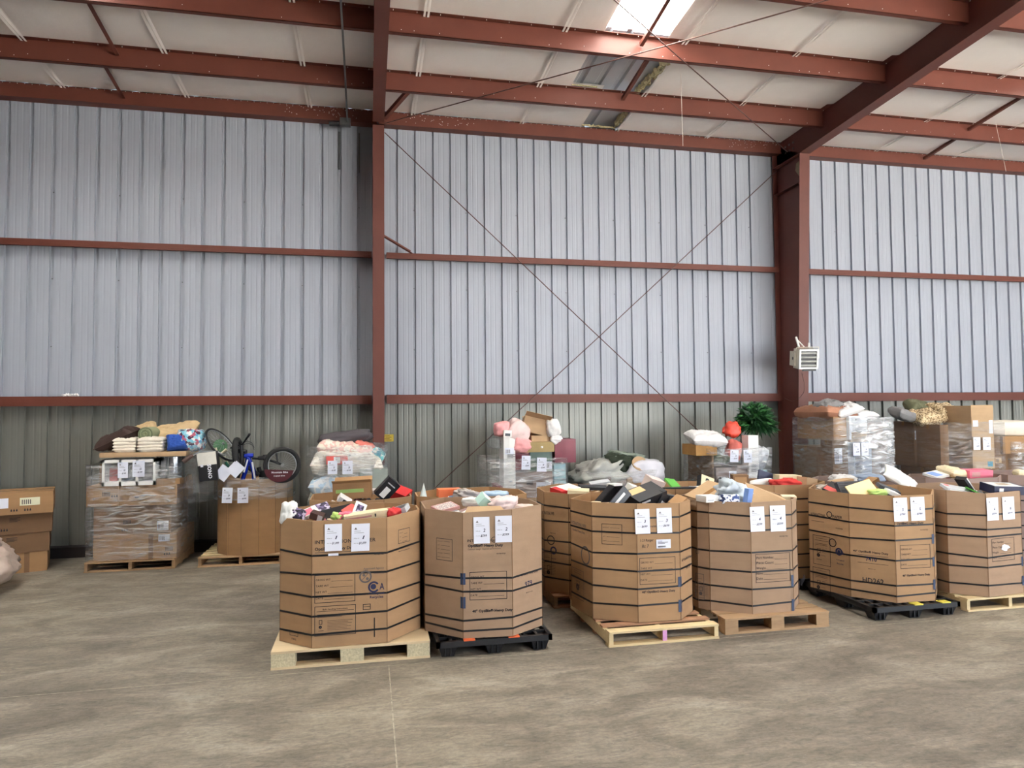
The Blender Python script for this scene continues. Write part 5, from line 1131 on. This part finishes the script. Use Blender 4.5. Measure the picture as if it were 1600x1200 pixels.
g = G(); g.tube([P(388, 712, 10.5), P(384, 735, 10.5), P(378, 752, 10.55)], .03, 8); g.tube([P(388, 714, 10.5), P(396, 735, 10.5), P(397, 756, 10.55)], .028, 8); g.tube([P(382, 712, 10.5), P(396, 712, 10.5)], .034, 8); g.build('frame', M_bbl, bk)
g = G(); g.tube([P(387, 718, 10.46), P(381, 738, 10.46)], .012, 6); g.tube([P(394, 722, 10.46), P(398, 748, 10.46)], .014, 6); g.build('decal', M_bwh, bk)
g = G(); g.tube([P(395, 716, 10.45), P(415, 717, 10.35), P(441, 726, 10.22)], .017, 7); g.tube([P(414, 711, 10.4), P(416, 728, 10.35)], .03, 7); g.tube([P(404, 716, 10.42), P(420, 713, 10.38)], .03, 7); g.build('chain_stay', M_blk, bk)
g = G(); g.tube([P(360, 700, 10.6), P(379, 694, 10.5), P(384, 687, 10.45), P(390, 679, 10.4)], .011, 7); g.tube([P(384, 687, 10.45), P(390.5, 678, 10.4)], .016, 7); g.build('handlebar', M_blk, bk)
g = G(); c_ = P(387, 703, 10.5)
for s in (0, .03): g.tube([c_+Vector((.09*math.cos(a/8*6.28+s)-.0, 0, .10*math.sin(a/8*6.28)+s)) for a in range(7)], .004, 4)
g.build('brake_cable', M_blk, bk)
g = G(); c_ = P(436, 732, 10.19); pts = [(c_.x+.20*math.cos(a), c_.y, c_.z+.19*math.sin(a)) for a in [math.radians(q) for q in range(182, 362, 12)]]
g.add(pts, [tuple(range(len(pts)))]); gd = g.build('spoke_guard', mat('maroon_guard', (78, 28, 36), .5), bk)
g = G(); add_text(g, 'Mountain Bike', lambda u, v, q=0.: (c_.x-.10+u, c_.y-.003, c_.z-.065+v), 0, 0, width=.22, bold=.03); add_text(g, '2 speed drive', lambda u, v, q=0.: (c_.x-.07+u, c_.y-.003, c_.z-.11+v), 0, 0, width=.15, bold=.03)
g.build('printed_text', M_bwh, gd)
g = G(); g.tube([P(432, 708, 10.2), P(434, 722, 10.2)], .014, 6); g.build('pedal_arm', M_blk, bk)
g = G(); g.tube([P(412, 735, 10.6), P(414, 750, 10.6)], .05, 8); g.tube([P(404, 730, 10.6), P(410, 752, 10.6)], .03, 8); g.build('second_tyre_part', M_rub, bk)
b2 = thing('bicycle', 'pale framed bicycle with green guard, its thin wheel rising at left', 'bicycle', loc=(0, 0, 0))
wheel(b2, P(346, 695, 10.75), .285, .016, (.765, -.25, .59), 24)
g = G(); c_ = P(344, 697, 10.72); g.tube([c_, c_+Vector((.006, -.012, .004))], .10, 18); g.build('spoke_guard', mat('green_guard', (66, 110, 74), .6), b2)
g = G(); g.tube([P(286, 722, 10.1), P(301, 711, 10.15)], .03, 8); g.build('grip', mat('brown_grip', (74, 54, 46), .7), b2)
g = G(); g.tube([P(300, 712, 10.15), P(312, 706, 10.3), P(338, 705, 10.5), P(352, 712, 10.5)], .010, 7); g.build('handlebar', M_rim, b2)
M_bcr = mat('cream_bike_paint', (206, 200, 170), .4); g = G(); g.tube([P(343, 708, 10.7), P(346, 735, 10.6)], .02, 8); g.tube([P(350, 712, 10.6), P(362, 740, 10.6)], .02, 8); g.tube([P(336, 700, 10.6), P(342, 712, 10.6), P(354, 702, 10.6)], .022, 7); g.build('frame', M_bcr, b2)
g = G(); g.tube([P(352, 722, 10.5), P(362, 735, 10.5)], .02, 7); g.build('green_tube', mat('green_bike_paint', (24, 92, 74), .4), b2)
pa = P(327, 728, 10.42); o = goodbox('product_box', 'black box with white top film and upright lettering, left in the bicycle bin', 'box', pa, (.24, .22, .40), (0, -6, 0), blk, [('F', -.02, .55, 1.02, 1.0)], mat('white_bag_film', (220, 216, 206), .35))
g = G(); R_ = Matrix.Rotation(-math.pi/2, 3, 'Y'); add_text(g, 'SONO', lambda u, v, q=0.: (.00+v, -.112, .03-u), 0, 0, width=.20, bold=.04); g.quad((-.09, -.112, .0), (-.055, -.112, .0), (-.055, -.112, .035), (-.09, -.112, .035)); g.build('printed_text', M_bwh, o)
for lab, a, b, rz in (('front tilted blank white sheet stuck among the bicycles', 368, 733, 42), ('rear tilted blank white sheet stuck among the bicycles', 349, 739, 38)):
    g = G(); g.grid(2, 2, lambda u, v: ((u-.5)*.17, .006*math.sin(3*u), (v-.5)*.19)); g.build('blank_sheet', M_paper, label=lab, cat='paper', loc=P(a, b, 10.33 if a > 360 else 10.36), rot=(0, math.radians(rz), 0))
# ---- load 3: film-wrapped textiles
stringer_pallet('weathered pallet under the wrapped bale of textiles', -.86, 10.25, 1.12, 1.0, M_w2, M_w2)
blob('pale green-white bottom bag of the wrapped textile bale', 'bag', 'textile_bag', (-.30, 10.78, .60), (1.18, .92, 1.05), (0, 0, 0), mat('pale_green_film', (196, 206, 194), .3, 0, .1, 6, .02, 8), 71, .08, 4)
carton('pale grey-green film-faced box at the right of the textile bale', -.12, .28, 10.32, 10.9, .75, 1.32, mat('film_grey_green', (150, 158, 150), .35), tape=False)
pillow('white striped quilt with printed panels in the middle of the textile bale', (-.30, 10.72, 1.36), (1.06, .84, .46), (0, 3, 0), pattern_mat('striped_quilt', [(226, 220, 206), (206, 196, 180), (230, 226, 216), (186, 178, 166)], 6, kind='NOISE', stretch=(.6, .6, 5), bump=.01), 'quilt', 7, 'quilt')
pillow('light blue and white folded quilt low on the textile bale', (-.42, 10.62, 1.08), (.86, .70, .30), (0, 0, 0), pattern_mat('blue_white_quilt', [(176, 200, 218), (222, 226, 228), (190, 208, 222)], 7, kind='NOISE'), 'quilt', 8, 'quilt')
pillow('cream spotted blanket near the top of the textile bale', (-.32, 10.74, 1.58), (.86, .70, .30), (0, 8, 0), pattern_mat('cream_spots', [(226, 214, 196), (214, 172, 160), (230, 222, 208)], 11, kind='NOISE'), 'blanket', 9, 'blanket')
pillow('coral cloth on the right shoulder of the textile bale', (-.04, 10.66, 1.64), (.34, .40, .12), (0, 24, 0), M_coral, 'cloth', 10, 'cloth')
blob('teal and blue printed cushion on the right side of the textile bale', 'cushion', 'cushion', (.12, 10.55, 1.50), (.24, .30, .22), (0, 40, 0), M_tealp, 72, .15, 4)
goodbox('printed_pack', 'small red and white printed pack under film on the textile bale', 'box', (-.44, 10.30, 1.46), (.30, .06, .12), (0, 0, 0), coral, [('F', .35, .1, .65, .9)], M_white)
blob('charcoal grey bag draped over the top of the textile bale', 'bag', 'cloth_bag', (-.34, 10.78, 1.76), (.78, .62, .20), (0, -6, 0), M_char, 73, .16, 4)
film('stretch film round the textile bale by the middle column', -.90, 10.26, .30, 11.25, .14, 1.66, M_filmd, .4, .02, 4)
wsheet('left bid sheet on the textile bale', 512, 720, 527, 741, 10.22, 23, '$149'); wsheet('right bid sheet on the textile bale', 535, 720, 551, 741, 10.22, 23, '$149')
# ---- load 4
Y4 = 10.15
stringer_pallet('weathered pallet under the load with the maroon box', 1.80, 10.1, 1.14, 1.1, M_w2, M_w2)
x = lambda p: Xa(p, Y4); z_ = lambda py, p=830: Za(p, py, Y4)
carton('wide film-faced carton at the base of the maroon-box load', 1.84, 2.86, 10.2, 11.1, .137, .76, M_k6)
carton('flat brown carton edge in the maroon-box load, lower middle', 1.86, 2.84, 10.18, 11.1, .763, .83, M_k3)
carton('tall white carton standing at the left of the maroon-box load', x(787), x(805), Y4, 10.5, .835, z_(682), M_white, tape=False, lab=[(.1, .72, .9, .82, M_paper)], marks=[(.3, .66, 'l')])
carton('maroon carton low behind film, left of the maroon-box load', x(778), x(786), Y4+.05, 10.7, .835, 1.02, mat('maroon_card', (120, 34, 50), .4), tape=False)
mar = MATS['maroon_card']
carton('maroon box on the left, behind the green box', x(806), x(829), Y4+.08, 10.8, z_(735), z_(705), mar, tape=False)
carton('green and grey box with two sheets on it in the maroon-box load', x(829.5), x(864), Y4+.05, 10.8, z_(737), z_(707), mat('green_grey_card', (96, 120, 104), .4), tape=False, lab=[(.68, .1, .98, .5, M_paper)])
carton('grey kraft carton in the middle of the maroon-box load', x(806), x(864), Y4+.04, 10.9, .835, z_(738), M_k6, lab=[(.55, .05, .95, .6, M_paper)], marks=[(.1, .2, 'l'), (.3, .5, 'b')])
carton('large maroon box overhanging at the right', x(866.5), x(899), Y4-.02, 10.6, z_(724), z_(687), mar, tape=False)
for k in range(4): carton('aqua film-covered pack under the large maroon box, %s' % ['lowest of four', 'second from bottom of four', 'third from bottom of four', 'topmost of four'][k], x(866), x(884), Y4+.02, 10.5, .835+k*(z_(725.5)-.835)/4, .835+(k+1)*(z_(725.5)-.835)/4-.006, mat('aqua_film', (160, 200, 206), .25), tape=False)
carton('shallow olive-kraft tray box below the white foam bag', x(823), x(865.5), Y4-.02, 10.6, z_(706.5), z_(691), mat('olive_kraft', (160, 138, 92), .7), tape=False, lab=[(.5, .4, .58, .6, M_white)])
carton('flattened kraft carton under the opened kraft box', x(832), x(861), Y4+.05, 10.6, z_(690.5), z_(681), M_k5, tape=False)
openbox('kraft carton gaping open on top of the maroon-box load', Vector((x(842), Y4+.25, z_(668))), (.40, .34, .24), (-8, 14, -8), M_k5)
blob('white foam bag folded over the right top of the maroon-box load', 'bag', 'foam_bag', (x(866), Y4+.12, z_(669)), (.22, .30, .28), (0, -10, 0), M_whf, 81, .15, 3)
blob('white knotted bag end above the large maroon box', 'bag', 'foam_bag', (x(870), Y4+.08, z_(688)), (.20, .22, .14), (0, 0, 0), M_whf, 82, .25, 4)
blob('pink round cushion in a clear bag, top left of the maroon-box load', 'cushion', 'bagged_cushion', (x(787), Y4+.15, z_(670)), (.24, .26, .22), (0, 0, 0), M_pinkf, 83, .12, 3)
goodbox('small_carton', 'small white box with a dark label by the pink cushion', 'box', (x(793), Y4-.01, z_(677)), (.12, .06, .10), (0, 4, 0), M_white, [('F', .15, .15, .8, .55)], dgr)
blob('white and pink bagged pillow left of the opened kraft box', 'pillow', 'bagged_pillow', (x(813), Y4+.15, z_(676)), (.34, .34, .36), (0, 24, 0), mat('blush_fabric', (230, 202, 198), .6), 84, .15, 3)
blob('pink bagged pillow hanging below the white one', 'pillow', 'bagged_pillow', (x(817), Y4+.10, z_(696)), (.30, .28, .24), (0, 14, 0), M_pinkf, 85, .15, 4)
film('stretch film round the maroon-box load', 1.72, 10.02, 2.98, 11.2, .15, z_(715), M_filmd, .16, .02, 5)
blob('empty puffed clear bag at the left of the maroon-box load', 'bag', 'poly_bag', (x(776), Y4+.2, z_(692)), (.18, .3, .16), (0, 0, 0), M_film, 86, .3, 4)
wsheet('left bid sheet on the maroon-box load', 815, 712, 829, 734, 9.98, 20, '$249', 2); wsheet('right bid sheet on the maroon-box load', 839, 715, 854, 737, 9.98, 20, '$249', 2)
# ---- load 5: low bundle
stringer_pallet('weathered pallet under the low film-wrapped heap', 3.35, 10.2, 1.14, 1.1, M_w2, M_w2)
carton('pinkish carton under film, left part of the low heap', 3.40, 3.98, 10.3, 11.1, .137, 1.12, M_k6)
carton('cream carton under film, middle of the low heap', 3.985, 4.5, 10.28, 11.1, .137, 1.08, M_k5)
blob('big crumpled clear sheet over the left of the low heap', 'film', 'film_sheet', (3.62, 10.65, 1.12), (.80, .72, .40), (0, -10, 0), mat('dirty_clear_film', (176, 176, 168), .25, 0, .12, 8), 91, .3, 5, sharp=1)
blob('white bag at the right of the low heap', 'bag', 'foam_bag', (4.34, 10.55, 1.12), (.62, .66, .46), (0, 0, 0), mat('white_film_cover', (216, 214, 220), .25, 0, .06, 8), 92, .14, 4)
blob('dark green crumpled netting on top of the low heap', 'netting', 'netting', (3.98, 10.62, 1.30), (.40, .4, .26), (0, 0, 0), mat('dark_green_net', (44, 52, 38), .9), 93, .4, 6, sharp=1)
blob('grey-green plastic on the crest of the low heap', 'film', 'film_sheet', (4.14, 10.7, 1.37), (.52, .4, .16), (0, 8, 0), mat('grey_green_film', (120, 130, 116), .35), 94, .35, 6, sharp=1)
g = G(); g.tube([(0, 0, 0), (0, 0, .05)], .13, 20); g.build('cardboard_disc', M_k5, label='tan cardboard disc on the right of the low heap', cat='disc', loc=(4.22, 10.36, 1.27), rot=(math.radians(55), 0, 0))
film('stretch film skirt round the low heap', 3.26, 10.12, 4.66, 11.2, .15, 1.2, M_filmd, .4, .03, 6)
# ---- load 6: cartons, pillow, plant
Y6 = 10.2; x = lambda p: Xa(p, Y6); z_ = lambda py, p=1130: Za(p, py, Y6)
stringer_pallet('weathered pallet under the load with the plant', 5.36, 10.15, 1.1, 1.1, M_w2, M_w2)
carton('wide dull carton at the base of the plant load', 5.42, 6.34, 10.22, 11.15, .137, z_(756), M_k6)
carton('brown carton at the left of the plant load', 5.42, x(1117), 10.25, 11.1, z_(755.6), z_(712), M_k4, lab=[(.1, .55, .5, .85, M_k5)])
carton('light labelled carton in the middle of the plant load', x(1118), x(1151), Y6, 10.8, z_(753.5), z_(731), M_k6, lab=[(.6, .3, .95, .75, M_paper)])
carton('grey-brown carton right of the labelled one in the plant load', x(1151.5), x(1172), Y6, 10.8, z_(753.5), z_(728), M_k6, marks=[(.2, .8, 'l')])
carton('olive-brown flat carton under the white pillow, plant load', x(1092), x(1125), Y6+.1, 10.8, z_(711.8), z_(695), mat('orange_kraft', (176, 130, 72), .7), tape=False)
pillow('plump white pillow with red marks on the left of the plant load', (x(1113), 10.42, z_(685)), (.62, .42, .20), (14, 4, 0), M_whf, 'pillow', 21)
blob('orange-red bag beside the plant', 'bag', 'red_bag', tuple(P(1144, 671, 10.4)), (.24, .22, .24), (0, 20, 0), mat('orange_red_bag', (226, 78, 58), .45), 101, .25, 4)
blob('faded red cloth hanging behind the two sheets, plant load', 'cloth', 'red_bag', (x(1152), 10.32, z_(705)), (.22, .20, .34), (0, 10, 0), mat('faded_red_cloth', (204, 104, 92), .6), 102, .2, 4)
carton('tall narrow white carton in front of the plant', x(1167), x(1182.5), Y6-.05, 10.35, z_(752), z_(681), M_white, tape=False, marks=[(.2, .3, 'l'), (.2, .2, 'l')])
blob('white and grey wrapped goods at the right of the plant load', 'bag', 'wrapped_goods', (x(1190), 10.3, z_(718)), (.20, .3, .36), (0, 12, 0), mat('white_grey_film', (206, 208, 212), .3, 0, .1, 8), 103, .2, 4)
carton('pale aqua pack at the right foot of the plant load', x(1184), x(1198), Y6, 10.6, z_(752), z_(736), MATS['aqua_film'], tape=False)
blob('small dark leafy sprig and clutter left of the sheets, plant load', 'clutter', 'clutter', (x(1131), 10.3, z_(718)), (.26, .2, .12), (0, 0, 0), mat('dull_green_clutter', (84, 92, 70), .7), 104, .4, 6, sharp=1)
film('stretch film round the plant load', 5.34, 10.05, 6.42, 11.2, .15, z_(700), M_filmd, .16, .02, 7)
wsheet('left bid sheet on the plant load', 1141, 703, 1154, 722, 10.02, 19, '$199', 3); wsheet('right bid sheet on the plant load', 1162, 703, 1175, 723, 10.02, 19, '$199')
def plant(label, c, R_, n, m, Ln):
    t = thing('leafy_plant', label, 'plant', loc=c); r = random.Random(5); g = G(); st = G()
    for k in range(n):
        az = r.uniform(0, 6.28); el = r.uniform(-.35, 1.45); ro_ = R_*r.random()**.5
        d = Vector((math.cos(az)*math.cos(el), math.sin(az)*math.cos(el)*.8, math.sin(el)*1.05)); b = d*ro_*.8
        L_ = Ln*r.uniform(.6, 1.2); e = (d+Vector((r.uniform(-.6, .6), r.uniform(-.6, .6), r.uniform(-.7, .4)))).normalized()
        sd_ = e.cross(Vector((r.uniform(-1, 1), r.uniform(-1, 1), r.uniform(-1, 1)))).normalized()*L_*.11
        m1 = b+e*L_*.5; t1 = b+e*L_+Vector((0, 0, -L_*.22))
        g.add([b, m1+sd_, t1, m1-sd_], [(0, 1, 2, 3)], r.choice((0, 0, 1)))
    for k in range(9):
        a = k*.7; st.tube([(0, 0, -R_*.9), (math.cos(a)*R_*.3, math.sin(a)*R_*.3, 0), (math.cos(a)*R_*.7, math.sin(a)*R_*.6, R_*.5)], .006, 4)
    g.build('foliage', m, t, kind='stuff'); st.build('stem', mat('green_stem', (56, 66, 34), .8), t, kind='stuff')
    return t
plant('dark green artificial leafy plant rising above the boxes beside the big column', tuple(P(1180, 662, 10.5)), .30, 1300, [mat('dark_green_leaf', (28, 68, 34), .5), mat('mid_green_leaf', (58, 112, 58), .5)], .19)
# ---- load 7: large wrapped stack by the big column
X7 = 7.42; Y7 = 9.88; x = lambda p: Xa(p, Y7); z_ = lambda py, p=1340: Za(p, py, Y7)
stringer_pallet('weathered pallet under the tall wrapped stack by the big column', 7.36, 9.84, 1.1, 1.1, M_w2, M_w2)
carton('brown carton low at the left rear of the tall wrapped stack', X7-.04, X7+.42, 10.3, 10.95, .137, 1.50, M_k4)
carton('brown carton low at the left front of the tall wrapped stack', X7-.02, X7+.42, Y7+.02, 10.28, .137, .98, M_k4)
carton('carton low in the middle of the tall wrapped stack', X7+.44, 8.40, Y7+.02, 10.9, .137, .98, M_k6)
carton('upper left brown carton of the tall wrapped stack', X7, x(1331), Y7+.10, 10.28, .985, z_(688), M_k4, lab=[(.1, .4, .6, .8, M_paper)])
carton('top left brown carton of the tall wrapped stack, under the terracotta blanket', X7, X7+.24, Y7+.06, 10.9, z_(687.5)+.0, z_(651), M_k3)
carton('white-faced glossy box at the upper front of the tall wrapped stack', X7+.245, x(1331), Y7, 10.7, z_(687), z_(650), mat('glossy_white_card', (214, 218, 226), .25), tape=False)
carton('white glossy box beside it, upper middle of the tall wrapped stack', x(1331.5), x(1357), Y7+.02, 10.7, z_(675), z_(650), MATS['glossy_white_card'], tape=False)
carton('tan carton stepping down at the upper right of the tall wrapped stack', x(1357.5), x(1381), Y7+.02, 10.7, z_(690), z_(661), M_k6, tape=False)
carton('kraft carton in the middle of the tall wrapped stack front', x(1331.5), x(1357), Y7+.03, 10.6, z_(691), z_(675.5), M_k5)
carton('pale blue film-covered box in the lower front of the tall wrapped stack', x(1333), x(1360), Y7-.02, 10.6, .985, z_(691.5), mat('pale_blue_card', (176, 192, 214), .25), tape=False)
carton('grey box at the lower right of the tall wrapped stack', x(1360.5), x(1386), Y7, 10.6, .985, z_(690.5), M_k6, tape=False)
pillow('terracotta blanket folded over the top left of the tall wrapped stack', (X7+.18, 10.38, z_(655)+.10), (.62, .95, .26), (0, 4, 0), M_terra, 'blanket', 31, 'blanket')
pillow('grey pillow on top of the tall wrapped stack', tuple(P(1294, 633, 10.2)), (.36, .34, .14), (12, -14, 0), M_greyf, 'pillow', 32)
pillow('white pillow leaning in the middle of the tall wrapped stack top', tuple(P(1321, 640, 10.05)), (.46, .36, .14), (16, -16, -6), M_whf, 'pillow', 33)
pillow('flat white pillow at the right of the tall wrapped stack top', tuple(P(1345, 647, 10.1)), (.42, .40, .12), (4, 4, 0), M_whf, 'pillow', 34)
film('stretch film round the tall wrapped stack by the big column', 7.33, 9.78, 8.46, 11.0, .15, z_(652), M_filmd, .16, .015, 8, z1b=None)
film('added whitish film layer giving the sheen on the front of the tall wrapped stack', 7.74, 9.75, 8.44, 10.6, 1.0, z_(652), M_filmb, .16, .01, 12)  # extra film layer, added for the highlights on this load's wrap
wsheet('left bid sheet under film on the tall wrapped stack', 1333, 692, 1344, 712, 9.735, 18, '$399'); wsheet('right bid sheet under film on the tall wrapped stack', 1346, 692, 1357, 712, 9.735, 18, '$399')
# ---- load 8
X8 = 9.32; Y8 = 9.7; x = lambda p: Xa(p, Y8); z_ = lambda py, p=1500: Za(p, py, Y8)
stringer_pallet('weathered pallet under the load with speckled cushions', 9.3, 9.66, 1.1, 1.1, M_w2, M_w2)
carton('low brown carton at the base of the speckled-cushion load', 9.33, 10.38, Y8+.02, 10.7, .137, z_(734), M_k4, lab=[(.12, .86, .18, .97, M_paper)])
carton('big brown carton at the left of the speckled-cushion load', 9.28, x(1482), Y8+.62, 10.80, z_(733), z_(660, 1450), M_k4, lab=[(.1, .6, .3, .8, M_paper)])
o = carton('brown carton with a green stamp in the middle of the speckled-cushion load', 9.32, x(1490), Y8+.10, Y8+.60, z_(733), z_(664), M_k4)
t = thing('opened_tall_carton', 'tall carton with raised open flaps at the right of the speckled-cushion load', 'box', loc=(0, 0, 0)); xa, xb = x(1517), x(1551); zt = z_(652)
g = G(); g.bb(xa, Y8-.03, z_(733), xb, Y8+.55, zt); g.build('carton_body', M_k5, t)
g = G(); g.bb(xa, Y8-.03, zt, xb, Y8-.024, z_(633)); g.build('flap', M_k5, t); g = G(); g.bb(xa-.004, Y8-.03, zt, xa, Y8+.55, z_(634)); g.build('flap', M_k5, t)
g = G(); g.bb(xb, Y8-.03, zt, xb+.004, Y8+.5, z_(636)); g.build('flap', M_k5, t)
for (a, b, c_, d_) in ((1519, 657, 1527, 667), (1544, 657, 1550, 678)):
    G().bb(x(a), Y8-.032, z_(d_), x(c_), Y8-.0305, z_(b)).build('shipping_label', M_paper, t)
G().bb(x(1540), Y8-.032, z_(730), x(1548), Y8-.0305, z_(722)).build('blue_stamp', mat('teal_stamp', (70, 140, 160), .6), t)
pillow('speckled tan cushion, front one on the big brown carton', tuple(P(1446, 652, 10.3)), (.56, .44, .22), (18, -6, 0), M_leo, 'cushion', 41, 'cushion')
pillow('speckled tan cushion, rear one leaning toward the open flaps', tuple(P(1476, 643, 10.35)), (.52, .44, .22), (24, 4, 0), M_leo, 'cushion', 42, 'cushion')
pillow('light grey pillow at the left of the speckled cushions', (Xa(1411, 10.4), 10.4, Za(1411, 647, 10.4)), (.36, .34, .18), (10, 20, 0), M_greyf, 'pillow', 43)
pillow('olive pillow standing behind the speckled cushions', (Xa(1436, 10.6), 10.6, Za(1436, 638, 10.6)), (.46, .30, .22), (40, 10, 0), M_olv, 'pillow', 44)
film('stretch film round the speckled-cushion load', 9.22, 9.60, 10.48, 10.9, .15, z_(660), M_film, .16, .012, 9)
wsheet('left bid sheet on the speckled-cushion load', 1521, 683, 1532, 703, 9.58, 17, '$299'); wsheet('right bid sheet on the speckled-cushion load', 1536, 683, 1548, 703, 9.58, 17, '$299')
# ---- load 9 at the right edge
Y9 = 9.8; x = lambda p: Xa(p, Y9); z_ = lambda py, p=1580: Za(p, py, Y9)
stringer_pallet('weathered pallet under the load at the right edge', 10.75, 9.8, 1.2, 1.1, M_w2, M_w2)
carton('dark brown carton low at the right edge of the picture', x(1556), 11.9, Y9+.05, 10.9, .137, z_(738), M_k4)
carton('dark carton at the right edge, second tier left', x(1553), x(1569), Y9+.05, 10.9, z_(737.6), z_(709), M_k4, lab=[(.3, .5, .9, .8, M_k5)])
carton('dark carton at the right edge, second tier right', x(1569.5), 11.9, Y9+.05, 10.9, z_(737.6), z_(709), M_k4)
carton('brown carton left of the film-covered one at the right edge', x(1553), x(1567), Y9+.05, 10.9, z_(708.6), z_(681), M_k4)
carton('kraft carton with crinkled film at the right edge', x(1567.5), 11.9, Y9, 10.9, z_(708.6), z_(682), M_k3)
blob('cream rolled quilt across the top at the right edge', 'quilt', 'rolled_quilt', (11.2, 10.2, z_(671)), (1.4, .5, .30), (0, 2, 0), M_offw, 111, .06, 3)
film('stretch film round the load at the right edge', 10.7, 9.72, 12.0, 11.0, .15, z_(690), M_filmd, .16, .015, 10)
# ---- unit heater on the big column
ht = thing('unit_heater', 'beige electric unit heater hung on the big red column', 'heater', loc=Yp(1262, 561, 10.55), rz=math.radians(-14)); ht.rotation_euler = (math.radians(9), 0, math.radians(-14))
M_bei = mat('beige_enamel', (206, 200, 182), .45); M_chr = mat('light_grille', (216, 218, 214), .3, .3)
g = G(); g.bb(-.16, -.02, -.17, .16, .22, .17); g.bb(-.19, .10, -.13, .13, .32, .12); g.build('housing', M_bei, ht)
g = G()
for (a, b, c_, d_) in ((-.16, -.17, .16, -.14), (-.16, .14, .16, .17), (-.16, -.17, -.135, .17), (.135, -.17, .16, .17)): g.bb(a, -.06, b, c_, -.02, d_)
g.build('face_frame', M_chr, ht); G().bb(-.135, -.03, -.14, .135, -.022, .14).build('dark_core', M_blackp, ht)
for k in range(4): g = G(); g.box((0, -.045, -.105+k*.07), (.27, .045, .010), Euler((math.radians(28), 0, 0)).to_matrix()); g.build('louver', M_chr, ht)
g = G()
for r_ in (.06, .10, .13): g.torus((0, -.026, 0), r_, .003, (0, 1, 0), 24, 4)
g.build('fan_guard', M_chr, ht, kind='stuff')
G().bb(-.10, -.07, -.20, .12, -.02, -.165).build('control_strip', M_blackp, ht)
g = G(); g.tube([(-.17, .12, -.02), (-.18, .05, .20), (.20, .05, .20), (.21, .05, .02), (.17, .05, -.04)], .008, 6); g.build('mounting_bracket', M_bei, ht)
g = G(); g.tube([(-.10, .15, .20), (-.10, .3, .36)], .02, 8); g.tube([(.07, .15, .19), (.07, .15, .27)], .018, 8); g.tube([(-.1, .3, .34), (-.02, .12, .2)], .01, 6); g.build('hanger', M_white, ht)
g = G()
for a in range(4): g.box((-.192, .17, .0), (.004, .05, .015), Euler((a*.785, 0, 0)).to_matrix())
g.build('knob', M_blackp, ht)
G().tube([Yp(1253, 583, 10.7), Yp(1257, 600, 10.85), Yp(1256, 613, 10.9), Yp(1249, 622, 11.0), Yp(1238, 628, 11.1), Yp(1225, 622, 11.2)], .004, 5).build('power_cord', M_rod, label='thin cord looping from the heater down to the low girt', cat='cord')
